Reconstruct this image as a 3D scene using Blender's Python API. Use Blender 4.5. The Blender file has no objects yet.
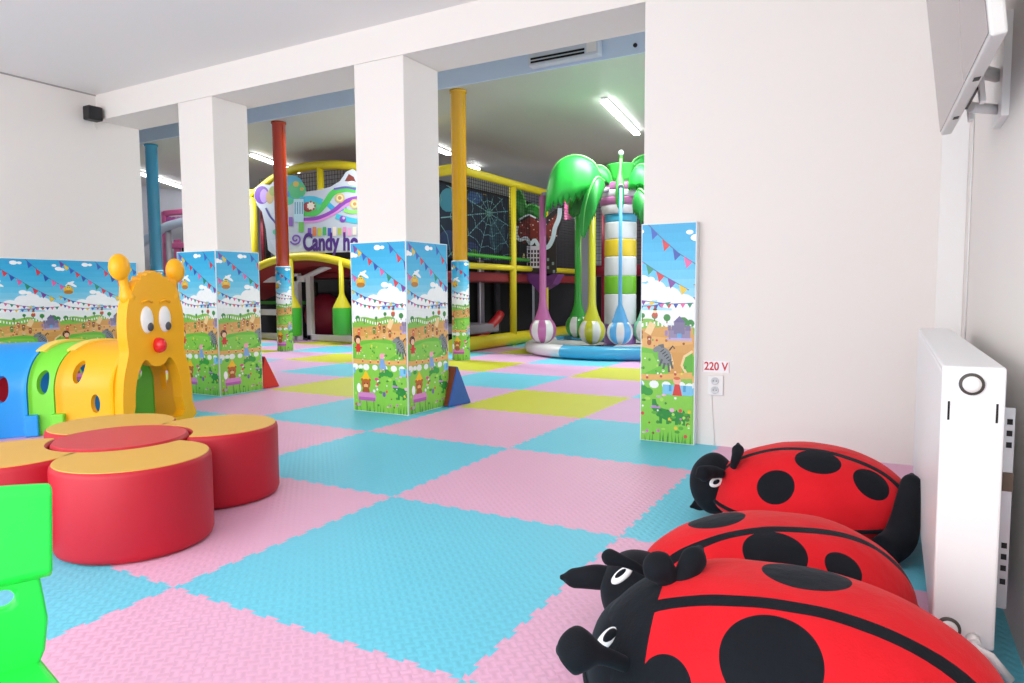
import bpy, bmesh, math, random
from mathutils import Vector, Matrix
from mathutils.geometry import tessellate_polygon
random.seed(7)
PI = math.pi
sc = bpy.context.scene
C = sc.collection

# ------------------------------------------------------------------ camera
CF, CX, CY, CZ, YAW, PIT, ROL = 685.4, 1.8074, -3.2171, 0.8537, -0.5065, 0.0729, -0.0061
Fv = Vector((math.sin(YAW)*math.cos(PIT), math.cos(YAW)*math.cos(PIT), -math.sin(PIT)))
Rv = Vector((math.cos(YAW), -math.sin(YAW), 0)); Uv = Rv.cross(Fv)
R2 = math.cos(ROL)*Rv + math.sin(ROL)*Uv; U2 = -math.sin(ROL)*Rv + math.cos(ROL)*Uv
CP = Vector((CX, CY, CZ))
def W(px, py, x=None, y=None, z=None):
    """where the sight line of a measured pixel meets the given wall / floor plane (for surveying only)"""
    d = Fv + R2*((px-512)/CF) - U2*((py-341.5)/CF)
    if x is not None: t = (x-CX)/d.x
    elif y is not None: t = (y-CY)/d.y
    else: t = (z-CZ)/d.z
    return CP + d*t
cam = bpy.data.cameras.new('camera'); camo = bpy.data.objects.new('camera', cam); C.objects.link(camo)
cam.sensor_width = 36; cam.lens = 36*CF/1024; cam.clip_start = .05; cam.clip_end = 100
m = Matrix((R2, U2, -Fv)).transposed().to_4x4(); m.translation = CP
camo.matrix_world = m; sc.camera = camo

# ------------------------------------------------------------------ materials
def lin(h):
    h = h.lstrip('#'); o = []
    for i in (0, 2, 4):
        c = int(h[i:i+2], 16)/255
        o.append(c/12.92 if c <= .04045 else ((c+.055)/1.055)**2.4)
    return tuple(o)
MATS = {}
def mat(name, hexc, rough=.5, metal=0, var=.04, vs=6, bump=0, bs=60, sheen=0, emit=None, coat=0, sheenr=.5):
    if name in MATS: return MATS[name]
    m = bpy.data.materials.new(name); m.use_nodes = True; nt = m.node_tree
    b = nt.nodes['Principled BSDF']
    col = lin(hexc)
    b.inputs['Roughness'].default_value = rough; b.inputs['Metallic'].default_value = metal
    tc = nt.nodes.new('ShaderNodeTexCoord'); nz = nt.nodes.new('ShaderNodeTexNoise'); nz.inputs['Scale'].default_value = vs
    nt.links.new(tc.outputs['Object'], nz.inputs['Vector'])
    mx = nt.nodes.new('ShaderNodeMix'); mx.data_type = 'RGBA'
    mx.inputs[6].default_value = tuple(c*(1-var) for c in col)+(1,)
    mx.inputs[7].default_value = tuple(min(1, c*(1+var)) for c in col)+(1,)
    nt.links.new(nz.outputs[0], mx.inputs[0]); nt.links.new(mx.outputs[2], b.inputs['Base Color'])
    if sheen: b.inputs['Sheen Weight'].default_value = sheen; b.inputs['Sheen Roughness'].default_value = sheenr
    if coat: b.inputs['Coat Weight'].default_value = coat; b.inputs['Coat Roughness'].default_value = .15
    if emit: b.inputs['Emission Color'].default_value = col+(1,); b.inputs['Emission Strength'].default_value = emit
    if bump:
        n2 = nt.nodes.new('ShaderNodeTexNoise'); n2.inputs['Scale'].default_value = bs
        nt.links.new(tc.outputs['Object'], n2.inputs['Vector'])
        bp = nt.nodes.new('ShaderNodeBump'); bp.inputs['Strength'].default_value = bump; bp.inputs['Distance'].default_value = .01
        nt.links.new(n2.outputs[0], bp.inputs['Height']); nt.links.new(bp.outputs[0], b.inputs['Normal'])
    MATS[name] = m; return m

WHITE = mat('white_paint', '#ebe6e2', .75, var=.01, vs=1.5)
CEIL = mat('ceiling_paint', '#f1eeec', .85, var=.01, vs=1)
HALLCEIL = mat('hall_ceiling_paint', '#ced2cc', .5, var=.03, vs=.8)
BEAMBLUE = mat('blue_lit_beam', '#cfe2fa', .6, var=.02)  # blue cast of the daylight is put into the beam's base colour
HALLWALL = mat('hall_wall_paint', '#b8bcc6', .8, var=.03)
REDV = mat('red_vinyl', '#bd1128', .5, var=.02)
REDTOP = mat('red_vinyl_top', '#cf3540', .45, var=.02)
YELV = mat('ochre_vinyl', '#deae4a', .5, var=.02)
TUNY = mat('yellow_plastic', '#ffb60a', .38, var=.015)
TUNG = mat('green_plastic', '#7be03c', .38, var=.015)
TUNDG = mat('deep_green_plastic', '#28962c', .4)
TUNB = mat('blue_plastic', '#1e9cf0', .38, var=.015)
TUNR = mat('red_plastic', '#c81428', .38, var=.015)
CHG = mat('bright_green_plastic', '#28e850', .35, var=.01)
BLK = mat('black_plastic', '#131214', .5)
PLUSHB = mat('black_plush', '#10141b', .9, var=.25, vs=25, bump=.12, bs=400, sheen=.15, sheenr=.4)
_b = PLUSHB.node_tree.nodes['Principled BSDF']; _b.inputs['Sheen Tint'].default_value = (.3, .33, .4, 1); _b.inputs['Specular IOR Level'].default_value = .25
EYEW = mat('white_felt', '#f0f0f2', .8)
RADW = mat('radiator_enamel', '#f2f4f6', .35, var=.005)
PLW = mat('white_plastic', '#ecebea', .4, var=.01)
STEEL = mat('zinc_steel', '#b4b6ba', .35, metal=.7)
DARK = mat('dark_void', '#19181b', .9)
DGREY = mat('charcoal_fabric', '#3c3a40', .9, var=.15)
PADY = mat('yellow_padding', '#d8c41c', .5, var=.05, vs=20)
PADG = mat('green_padding', '#3f9e2e', .5, var=.05)
PADR = mat('crimson_padding', '#9c1f3c', .5, var=.05)
PADP = mat('pink_padding', '#d8679c', .5, var=.05)
PADV = mat('purple_padding', '#6a2f78', .6, var=.08)
PADMR = mat('dark_red_padding', '#7c1f26', .6, var=.08)
PADW = mat('white_padding', '#d6d2d6', .5, var=.03)
PADGR = mat('grey_padding', '#8c8690', .6, var=.1)
NETM = mat('black_netting', '#17171c', .9)
TUBE = mat('lamp_tube', '#ffffff', .5, emit=9)
SCRW = mat('tv_silver', '#d9d8d6', .3)
SCR = mat('tv_screen', '#93878a', .16, var=.02)

def attr_mat(name, rough=.45, spec=.5):
    m = bpy.data.materials.new(name); m.use_nodes = True; nt = m.node_tree
    b = nt.nodes['Principled BSDF']; a = nt.nodes.new('ShaderNodeAttribute'); a.attribute_name = 'ink'
    hs = nt.nodes.new('ShaderNodeHueSaturation'); nz = nt.nodes.new('ShaderNodeTexNoise'); nz.inputs['Scale'].default_value = 40
    mr = nt.nodes.new('ShaderNodeMapRange'); mr.inputs[3].default_value = .93; mr.inputs[4].default_value = 1.07
    nt.links.new(nz.outputs[0], mr.inputs[0]); nt.links.new(mr.outputs[0], hs.inputs['Value'])
    nt.links.new(a.outputs['Color'], hs.inputs['Color']); nt.links.new(hs.outputs[0], b.inputs['Base Color'])
    b.inputs['Roughness'].default_value = rough
    return m
PRINT = attr_mat('printed_vinyl', .35)
PAINT = attr_mat('painted_board', .45)

# ------------------------------------------------------------------ mesh builder
class MB:
    def __init__(s): s.v = []; s.f = []; s.mi = []; s.sm = []
    def add(s, vs, fs, mi=0, smooth=False, M=None):
        o = len(s.v)
        for p in vs:
            p = Vector(p); s.v.append(tuple(M @ p) if M else tuple(p))
        for f in fs: s.f.append([o+i for i in f]); s.mi.append(mi); s.sm.append(smooth)
        return s
    def box(s, a, b, mi=0, M=None):
        x0, x1 = sorted((a[0], b[0])); y0, y1 = sorted((a[1], b[1])); z0, z1 = sorted((a[2], b[2]))
        v = [(x0,y0,z0),(x1,y0,z0),(x1,y1,z0),(x0,y1,z0),(x0,y0,z1),(x1,y0,z1),(x1,y1,z1),(x0,y1,z1)]
        return s.add(v, [(3,2,1,0),(4,5,6,7),(0,1,5,4),(1,2,6,5),(2,3,7,6),(3,0,4,7)], mi, False, M)
    def tube(s, pts, r, n=10, mi=0, smooth=True, closed=False, cap=True):
        pts = [Vector(p) for p in pts]; k = len(pts)
        rs = r if isinstance(r, (list, tuple)) else [r]*k
        ref = None; vs = []
        for i, p in enumerate(pts):
            if closed: t = pts[(i+1) % k]-pts[i-1]
            else: t = pts[min(i+1, k-1)]-pts[max(i-1, 0)]
            t.normalize()
            if ref is None:
                ref = Vector((0,0,1)) if abs(t.z) < .9 else Vector((1,0,0))
            a = (ref - t*ref.dot(t)).normalized(); b = t.cross(a); ref = a
            for j in range(n):
                th = 2*PI*j/n; vs.append(p + (a*math.cos(th)+b*math.sin(th))*rs[i])
        fs = []
        for i in range(k if closed else k-1):
            for j in range(n):
                i2 = (i+1) % k; j2 = (j+1) % n
                fs.append((i*n+j, i*n+j2, i2*n+j2, i2*n+j))
        s.add(vs, fs, mi, smooth)
        if not closed and cap:
            o = len(s.v)-len(vs)
            s.f.append([o+j for j in range(n)][::-1]); s.mi.append(mi); s.sm.append(False)
            s.f.append([o+(k-1)*n+j for j in range(n)]); s.mi.append(mi); s.sm.append(False)
        return s
    def lathe(s, prof, n=24, mi=0, smooth=True, M=None, mifun=None):
        vs = []; fs = []; o = len(s.v)
        for r, z in prof:
            for j in range(n):
                th = 2*PI*j/n; vs.append((r*math.cos(th), r*math.sin(th), z))
        k = len(prof)
        for p in vs:
            p = Vector(p); s.v.append(tuple(M @ p) if M else tuple(p))
        for i in range(k-1):
            for j in range(n):
                j2 = (j+1) % n
                s.f.append([o+i*n+j, o+i*n+j2, o+(i+1)*n+j2, o+(i+1)*n+j]); s.mi.append(mifun(i, j) if mifun else mi); s.sm.append(smooth)
        if prof[0][0] > 1e-4: s.f.append([o+j for j in range(n)][::-1]); s.mi.append(mifun(0, 0) if mifun else mi); s.sm.append(False)
        if prof[-1][0] > 1e-4: s.f.append([o+(k-1)*n+j for j in range(n)]); s.mi.append(mifun(k-2, 0) if mifun else mi); s.sm.append(False)
        return s
    def ball(s, c, r, n=20, mi=0, M=None):
        r = r if isinstance(r, (list, tuple)) else (r, r, r)
        T = Matrix.Translation(Vector(c)) @ Matrix.Diagonal((r[0], r[1], r[2], 1))
        if M: T = M @ T
        k = n//2
        prof = [(max(math.sin(PI*i/k), 1e-5), -math.cos(PI*i/k)) for i in range(k+1)]
        return s.lathe(prof, n, mi, True, T)
    def prism(s, poly, d0, d1, axis='z', mi=0, mi_top=None, smooth=False, M=None, holes=()):
        """extrude polygon (2-D points) between d0 and d1 along an axis; holes = further loops"""
        loops = [list(poly)] + [list(h) for h in holes]
        def P(p, d):
            if axis == 'z': return (p[0], p[1], d)
            if axis == 'y': return (p[0], d, p[1])
            return (d, p[0], p[1])
        flat = [p for l in loops for p in l]
        tri = tessellate_polygon([[Vector((p[0], p[1], 0)) for p in l] for l in loops])
        n = len(flat); vs = [P(p, d0) for p in flat]+[P(p, d1) for p in flat]
        s.add(vs, [tuple(t)[::-1] for t in tri], mi, False, M)
        o = len(s.v)-2*n
        for t in tri: s.f.append([o+n+i for i in t]); s.mi.append(mi if mi_top is None else mi_top); s.sm.append(False)
        st = 0
        for l in loops:
            k = len(l)
            for i in range(k):
                a = st+i; b = st+(i+1) % k
                s.f.append([o+a, o+b, o+n+b, o+n+a]); s.mi.append(mi); s.sm.append(smooth)
            st += k
        return s
    def build(s, name, mats, parent=None, bevel=0, fix=True, sub=0, loc=None, bseg=2):
        me = bpy.data.meshes.new(name); me.from_pydata(s.v, [], s.f)
        if not isinstance(mats, (list, tuple)): mats = [mats]
        for m_ in mats: me.materials.append(m_)
        me.polygons.foreach_set('material_index', s.mi); me.polygons.foreach_set('use_smooth', s.sm)
        if fix:
            b = bmesh.new(); b.from_mesh(me); bmesh.ops.remove_doubles(b, verts=b.verts, dist=1e-6); bmesh.ops.recalc_face_normals(b, faces=b.faces); b.to_mesh(me); b.free()
        me.update()
        o = bpy.data.objects.new(name, me); C.objects.link(o)
        if parent: o.parent = parent
        if loc: o.location = loc
        if bevel:
            md = o.modifiers.new('bevel', 'BEVEL'); md.width = bevel; md.segments = bseg; md.limit_method = 'ANGLE'; md.angle_limit = .6
        if sub:
            md = o.modifiers.new('sub', 'SUBSURF'); md.levels = sub; md.render_levels = sub
        return o
def tag(o, label, cat, group=None):
    o['label'] = label; o['category'] = cat
    if group: o['group'] = group
    return o
def thing(name, label, cat, loc=(0,0,0), rz=0, group=None):
    o = bpy.data.objects.new(name, None); C.objects.link(o); o.location = loc; o.rotation_euler = (0,0,rz); o.empty_display_size = .1
    return tag(o, label, cat, group)
def struct(name, mb, mats, **k):
    o = mb.build(name, mats, **k); o['kind'] = 'structure'; return o
def rot(x=0, y=0, z=0): return Matrix.Rotation(z, 4, 'Z') @ Matrix.Rotation(y, 4, 'Y') @ Matrix.Rotation(x, 4, 'X')
def T(v): return Matrix.Translation(Vector(v))

# ------------------------------------------------------------------ flat artwork (printed on real panels)
def clip(poly, ax, val, keep_ge):
    out = []; n = len(poly)
    for i in range(n):
        a = poly[i]; b = poly[(i+1) % n]
        ia = (a[ax] >= val) if keep_ge else (a[ax] <= val); ib = (b[ax] >= val) if keep_ge else (b[ax] <= val)
        if ia: out.append(a)
        if ia != ib:
            t = (val-a[ax])/(b[ax]-a[ax]); out.append((a[0]+(b[0]-a[0])*t, a[1]+(b[1]-a[1])*t))
    return out
def circ(u, v, r, n=12, ry=None, a=0):
    ry = ry or r
    return [(u+r*math.cos(2*PI*i/n)*math.cos(a)-ry*math.sin(2*PI*i/n)*math.sin(a), v+r*math.cos(2*PI*i/n)*math.sin(a)+ry*math.sin(2*PI*i/n)*math.cos(a)) for i in range(n)]
def quad(u0, v0, u1, v1): return [(u0,v0),(u1,v0),(u1,v1),(u0,v1)]
def ribbon(pts, w):
    L = []; R = []
    for i, p in enumerate(pts):
        a = pts[max(i-1, 0)]; b = pts[min(i+1, len(pts)-1)]; dx, dy = b[0]-a[0], b[1]-a[1]; l = math.hypot(dx, dy) or 1
        ww = w[i] if isinstance(w, (list, tuple)) else w
        L.append((p[0]-dy/l*ww, p[1]+dx/l*ww)); R.append((p[0]+dy/l*ww, p[1]-dx/l*ww))
    return [[L[i], R[i], R[i+1], L[i+1]] for i in range(len(pts)-1)]
PER = .585
def artwork():
    """one period of the park mural: (colour, polygon) list in metres, painter's order"""
    A = []
    def P(c, p): A.append((c, p))
    sky = ['#2aa9dc','#2fafe0','#38b4e4','#42b9e6','#50bfe8','#62c6ea','#78cdec','#8fd6ef']
    for i, c in enumerate(sky): P(c, quad(0, 1.2-.05*(i+1), PER, 1.2-.05*i))
    P('#a8def2', quad(0, .72, PER, .80))
    for (u, v, r) in [(.24,1.165,.03),(.285,1.165,.02),(.01,1.12,.03),(.04,1.115,.022),(.3,.905,.032),(.345,.9,.024),(.56,1.15,.02)]:
        P('#ffffff', circ(u, v, r, ry=r*.62))
    for (u, v, r) in [(.1,.74,.09),(.2,.77,.08),(.3,.82,.07),(.37,.84,.065),(.45,.80,.07),(.53,.76,.07),(.02,.72,.07),(.57,.72,.06)]:
        P('#f6fafc', circ(u, v, r, 16, ry=r*.85))
    P('#eef4f4', quad(0,.66,PER,.73)); P('#8cc452', quad(0,.30,PER,.64)); P('#d39a50', quad(.38,.36,PER,.56))
    # bunting
    fl = ['#7d3fa0','#e6c32e','#2e5ec0','#d8303e','#2a4fae','#e262a4','#1f8f6a','#d8303e']
    def bunt(pts, n, s, off=0):
        for q in ribbon(pts, .0022): P('#39518f', q)
        L = len(pts)-1
        for k in range(n):
            t = (k+.5)/n*L; i = int(t); f = t-i
            x = pts[i][0]*(1-f)+pts[i+1][0]*f; y = pts[i][1]*(1-f)+pts[i+1][1]*f
            a = math.atan2(pts[i+1][1]-pts[i][1], pts[i+1][0]-pts[i][0])
            ca, sa = math.cos(a), math.sin(a)
            P(fl[(k+off) % len(fl)], [(x-s*ca, y-s*sa), (x+s*.9*sa*.6, y-s*1.7), (x+s*ca, y+s*sa)][::-1])
    bunt([(.02,1.19),(.12,1.12),(.25,1.03),(.40,.93),(.56,.84)], 10, .027)
    bunt([(.33,1.2),(.42,1.11),(.5,1.04),(.585,.985)], 4, .029, 2)
    bunt([(0,.985),(.06,.95),(.12,.925)], 2, .026, 5)
    bunt([(0,.87),(.12,.82),(.28,.785),(.45,.765),(.585,.77)], 14, .015, 1)
    bunt([(0,.80),(.1,.765),(.22,.75),(.36,.755),(.46,.775)], 12, .014, 3)
    # flying yellow chick in a basket
    P('#f4f8fb', circ(.10,.985,.045,12,.012,.5)); P('#f4f8fb', circ(.12,.975,.045,12,.012,-.5))
    P('#e8b52a', circ(.085,.925,.042,16,.036)); P('#b9781c', circ(.085,.905,.04,14,.018)); P('#e9c848', circ(.085,.945,.022,12)); P('#3a2a1a', circ(.078,.95,.004,6)); P('#3a2a1a', circ(.093,.95,.004,6)); P('#3f8c46', circ(.085,.968,.014,8,.006))
    # hills, trees and lanes
    hill = [(i*PER/20, .655+.03*math.sin(i*PER/20/PER*2*PI-.9)+.02*math.sin(i*.63)) for i in range(21)]
    P('#7fbf4a', [(0,.55)]+[(PER,.55)]+hill[::-1])
    for (u, v, r) in [(.05,.665,.022),(.11,.655,.014),(.30,.70,.014),(.37,.70,.018),(.44,.69,.02),(.53,.665,.03),(.57,.66,.022),(.22,.67,.012)]:
        P('#7a5428', quad(u-.003, v-.03, u+.003, v)); P('#2f8a3a', circ(u, v, r, 10))
    for k in range(26):
        P('#ffffff', quad(k*PER/26+.004, .635+.012*math.sin(k*.5), k*PER/26+.013, .655+.012*math.sin(k*.5)))
    P('#d6a058', [(0,.50),(PER,.50),(PER,.635),(.42,.64),(.25,.62),(.12,.605),(0,.6)])
    P('#e2b06a', [(0,.53),(.2,.55),(.36,.585),(.58,.57),(.585,.55),(.4,.52),(.2,.50),(0,.49)])
    P('#ecd09a', ribbon([(.36,.66),(.33,.6)], .02)[0])
    # stone castle
    P('#8f86a8', quad(.45,.575,.57,.63)); P('#7a7396', quad(.48,.60,.54,.665)); P('#6a6390', [(.475,.665),(.545,.665),(.51,.70)])
    for u in (.455,.475,.55,.565): P('#7a7396', quad(u-.008,.62,u+.008,.648))
    P('#5ea6d8', quad(.498,.575,.522,.605)); P('#b8a8d4', quad(.44,.565,.58,.58)); P('#9880b8', quad(.43,.59,.445,.62))
    # little animals on the lane
    for (u, v, c) in [(.25,.62,'#b2693a'),(.29,.60,'#8c5a34'),(.24,.575,'#d8a060'),(.29,.535,'#e8c090'),(.20,.59,'#5c8a3c'),(.06,.575,'#d86a3a'),(.34,.57,'#a8582c'),(.13,.56,'#c8b04a')]:
        P(c, circ(u, v-.018, .013, 10, .018)); P(c, circ(u, v+.006, .014, 10)); P('#3a241a', circ(u-.005, v+.008, .0025, 6)); P('#3a241a', circ(u+.005, v+.008, .0025, 6)); P('#f4e4d0', circ(u, v, .006, 8, .004))
    for q in ribbon([(.37,.755),(.372,.69)], .004): P('#b23838', q)
    P('#c8503c', circ(.372,.705,.016,10)); P('#f2dcb4', circ(.372,.725,.011,10)); P('#50302a', circ(.372,.735,.012,10,.006))
    # paddock
    P('#6abf3c', [(0,.36),(.44,.36),(.47,.42),(.44,.50),(.3,.525),(.1,.51),(0,.48)])
    P('#86cc4a', [(.02,.38),(.3,.37),(.4,.42),(.36,.49),(.2,.50),(.05,.47)])
    P('#5fb336', [(.54,.37),(PER,.36),(PER,.5),(.55,.49),(.52,.43)])
    for q in ribbon([(.455,.40),(.475,.44),(.46,.49),(.41,.52)], .007): P('#ecd09a', q)
    for q in ribbon([(.55,.39),(.525,.43),(.54,.48),(.585,.51)], .007): P('#ecd09a', q)
    # dark-haired child in red
    P('#3c2420', circ(.045,.515,.032,14)); P('#f0c4a0', circ(.05,.505,.021,12)); P('#d62f2c', [(.028,.425),(.075,.425),(.066,.485),(.036,.485)]); P('#f0c4a0', quad(.036,.405,.044,.425)); P('#f0c4a0', quad(.058,.405,.066,.425))
    P('#d62f2c', quad(.018,.45,.085,.462))
    # zebra
    for q in ribbon([(.385,.505),(.40,.53),(.425,.535)], .011): P('#5e6468', q)
    P('#7b8388', circ(.43,.475,.038,12,.052,.35)); P('#7b8388', circ(.385,.515,.026,10,.016,.5))
    for k in range(6):
        P('#24282c', ribbon([(.405+k*.011,.50-k*.012),(.425+k*.010,.515-k*.013)], .0025)[0])
    for (a, b) in [((.415,.46),(.40,.42)),((.43,.44),(.42,.395)),((.45,.44),(.455,.39)),((.46,.46),(.475,.41))]: P('#565c60', ribbon([a,b],.006)[0])
    for q in ribbon([(.455,.51),(.475,.535),(.485,.52)], .004): P('#24282c', q)
    # lane below, picket fence
    P('#e2b063', [(0,.335),(.15,.345),(.35,.34),(PER,.36),(PER,.395),(.4,.375),(.2,.37),(0,.375)])
    for (u, v) in [(.09,.36),(.16,.355),(.23,.36),(.41,.365),(.49,.38),(.33,.355)]: P('#c84a3a', circ(u, v, .008, 8)); P('#f0d8b0', circ(u, v+.012, .006, 8))
    P('#86cc48', [(0,0),(PER,0),(PER,.335),(.4,.325),(.2,.32),(0,.315)])
    for (u, r) in [(.02,.03),(.07,.022),(.12,.03),(.2,.026),(.29,.024),(.37,.028),(.44,.026),(.52,.03),(.57,.022)]: P('#eef4f0', circ(u, .318, r, 10, r*.8))
    for (u, v, r) in [(.07,.29,.02),(.3,.285,.035),(.335,.275,.03),(.26,.272,.024),(.46,.285,.022),(.55,.29,.03),(.5,.28,.02)]: P('#2f9a3c', circ(u, v, r, 12, r*.75))
    P('#7cc4e8', quad(.42,.265,.585,.32)); P('#7cc4e8', quad(.0,.27,.02,.31))
    # two children in blue and in red
    P('#f0a6b4', circ(.265,.40,.022,12)); P('#f0a6b4', circ(.285,.415,.008,8)); P('#7ea8dc', [(.235,.31),(.305,.31),(.282,.382),(.252,.382)]); P('#e89aa8', quad(.25,.285,.257,.31)); P('#e89aa8', quad(.28,.285,.287,.31))
    P('#f2b49c', circ(.50,.345,.022,12)); P('#d8703c', circ(.5,.358,.02,10,.009)); P('#d63a34', [(.475,.262),(.53,.262),(.515,.325),(.488,.325)]); P('#4c9ed0', quad(.455,.285,.47,.32)); P('#4c9ed0', quad(.535,.285,.55,.32))
    # bear with a yellow hat at a pink table
    P('#f6c41c', [(.075,.235),(.155,.235),(.118,.295)]); P('#f6c41c', circ(.115,.235,.046,14,.015)); P('#b8642a', circ(.115,.195,.042,16,.038)); P('#b8642a', circ(.08,.225,.012,8)); P('#b8642a', circ(.15,.225,.012,8)); P('#e8b87a', circ(.115,.182,.02,10,.015)); P('#2a1a12', circ(.101,.2,.005,6)); P('#2a1a12', circ(.129,.2,.005,6)); P('#a4562a', circ(.115,.145,.034,12,.03))
    P('#d88ac8', [(.035,.10),(.21,.10),(.19,.135),(.05,.135)]); P('#b45cb0', quad(.045,.075,.2,.10)); P('#ffffff', circ(.05,.165,.02,10,.035)); P('#e8e4f4', circ(.19,.15,.012,8))
    for u in (.055,.12,.185): P('#5c7a34', quad(u-.003,.02,u+.003,.075))
    # crocodile
    for q in ribbon([(.37,.235),(.375,.19),(.40,.165),(.45,.15),(.52,.145),(.575,.155)], [.010,.018,.026,.03,.026,.010]): P('#1e8c34', q)
    for u in (.41,.45,.5,.54): P('#1e8c34', quad(u-.008,.10,u+.008,.15)); P('#1f7a30', [(u-.008,.17),(u+.008,.17),(u,.185)])
    P('#d8508a', circ(.215,.235,.02,10,.012)); P('#b88ac8', [(.35,.185),(.41,.185),(.4,.20),(.36,.20)]); P('#7c60b0', circ(.28,.13,.014,8,.02))
    rr = random.Random(3)
    for k in range(46):
        u = rr.uniform(.01,PER-.01); v = rr.uniform(.03,.25)
        if .03 < u < .2 and v > .06: continue
        c = rr.choice(['#d8504a','#f4f4f4','#e8c838','#d070b8','#3f8f34','#8f5a34','#a8dc5c','#3f8f34']); P(c, circ(u, v, rr.uniform(.005,.012), 7))
    for k in range(30):
        u = rr.uniform(.02,PER-.02); v = rr.uniform(.03,.27)
        if .03 < u < .2 and v > .06: continue
        P(rr.choice(['#4ea030','#3f8f34','#a8dc5c','#c8a0d0','#e8b8d0','#5cae38']), circ(u, v, rr.uniform(.010,.020), 9, rr.uniform(.005,.012)))
    for k in range(40):
        u = rr.uniform(.005,PER-.005); P(rr.choice(['#3f8f34','#8fd04a','#4ea030']), [(u-.004,0),(u+.004,0),(u+rr.uniform(-.006,.006),rr.uniform(.03,.07))])
    for k in range(30):
        u = rr.uniform(.01,PER-.01); v = rr.uniform(.38,.49); P(rr.choice(['#3f8f34','#a8dc5c','#f4f4f4','#e8d848','#4ea030']), circ(u, v, rr.uniform(.004,.009), 6))
    for k in range(26):
        u = rr.uniform(.01,PER-.01); v = rr.uniform(.52,.61); P(rr.choice(['#b0703a','#e8c080','#8c5a2c','#7fae48','#c84a3a']), circ(u, v, rr.uniform(.004,.009), 6))
    return A
ART = artwork()
class Art:
    """coloured flat shapes mapped on a surface; fn(u, v, off) -> point"""
    def __init__(s, fn): s.fn = fn; s.v = []; s.f = []; s.c = []; s.k = 0
    def poly(s, col, p, du=None):
        s.k += 1; off = .0008 + s.k*.000012
        parts = [p]
        if du:
            parts = []; u0 = min(q[0] for q in p); u1 = max(q[0] for q in p); a = math.floor(u0/du)*du
            while a < u1-1e-9:
                q = clip(clip(p, 0, a, True), 0, a+du, False)
                if len(q) > 2: parts.append(q)
                a += du
        for q in parts:
            o = len(s.v); s.v += [tuple(s.fn(x, y, off)) for x, y in q]; s.f.append(list(range(o, o+len(q)))); s.c.append(lin(col)+(1,))
    def tile(s, u_start, width, height=1.2, v0=0, du=None, per=PER, phase=0):
        """fill width metres starting at art phase"""
        k = math.floor(phase/per)
        while k*per - phase < width:
            sh = k*per - phase + u_start
            for col, p in ART:
                q = [(x+sh, y*height/1.2+v0) for x, y in p]
                q = clip(clip(q, 0, u_start, True), 0, u_start+width, False)
                if len(q) > 2: s.poly(col, q, du)
            s.k = 0
            k += 1
    def build(s, name, material, parent=None):
        me = bpy.data.meshes.new(name); me.from_pydata(s.v, [], s.f); me.materials.append(material)
        ca = me.color_attributes.new('ink', 'FLOAT_COLOR', 'CORNER'); dat = []
        for f, c in zip(s.f, s.c): dat += list(c)*len(f)
        ca.data.foreach_set('color', dat); me.update()
        o = bpy.data.objects.new(name, me); C.objects.link(o)
        if parent: o.parent = parent
        return o

# ------------------------------------------------------------------ the room
YF, YB = .58, 1.0         # front and back of the colonnade
XL, XR = -4.67, 2.09
ZB, ZC, ZH = 2.45, 2.68, 3.3
# floor: interlocking foam mats, one continuous floor
def edge(i, j, horiz):
    """tooth line of the mat edge starting at grid corner (i, j)"""
    n = 11; amp = .0135; pts = []
    for k in range(n):
        a = k/n; b = (k+1)/n; s_ = 1 if (k+i+j) % 2 else 1
        w = 1/n
        pts += [(a+w*.10, 0), (a+w*.0+.012, amp*0)] if False else []
        pts += [(a+w*.27, -amp*.5), (a+w*.18, amp*.5), (a+w*.72, amp*.5), (a+w*.63, -amp*.5)]
    return [((i+t, j+o) if horiz else (i+o, j+t)) for t, o in pts]
def mats_floor():
    v = []; f = []; mi = []
    idx = {}
    def vid(p):
        key = (round(p[0], 5), round(p[1], 5))
        if key not in idx: idx[key] = len(v); v.append((p[0], p[1], 0))
        return idx[key]
    for i in range(-14, 6):
        for j in range(-6, 14):
            # tile spans x i..i+1, y j..j+1
            near = -7 < i < 3 and j < 5
            if near:
                loop = [(i, j)] + edge(i, j, True) + [(i+1, j)] + edge(i+1, j, False) + [(i+1, j+1)] + edge(i, j+1, True)[::-1] + [(i, j+1)] + edge(i, j, False)[::-1]
            else: loop = [(i, j), (i+1, j), (i+1, j+1), (i, j+1)]
            t = -(j+1)                      # row counted toward the camera, as surveyed
            odd = (i+t) % 2
            if not odd: m_ = 3 if t < -2 or (t < -1) else 0  # hall rows take the pink copy tinted for the hall light
            else: m_ = 2 if (t <= -2 and t % 2 == 0) else (1)
            f.append([vid(p) for p in loop]); mi.append(m_)
    return v, f, mi
v, f, mi = mats_floor()
me = bpy.data.meshes.new('floor'); me.from_pydata(v, [], f)
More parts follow.
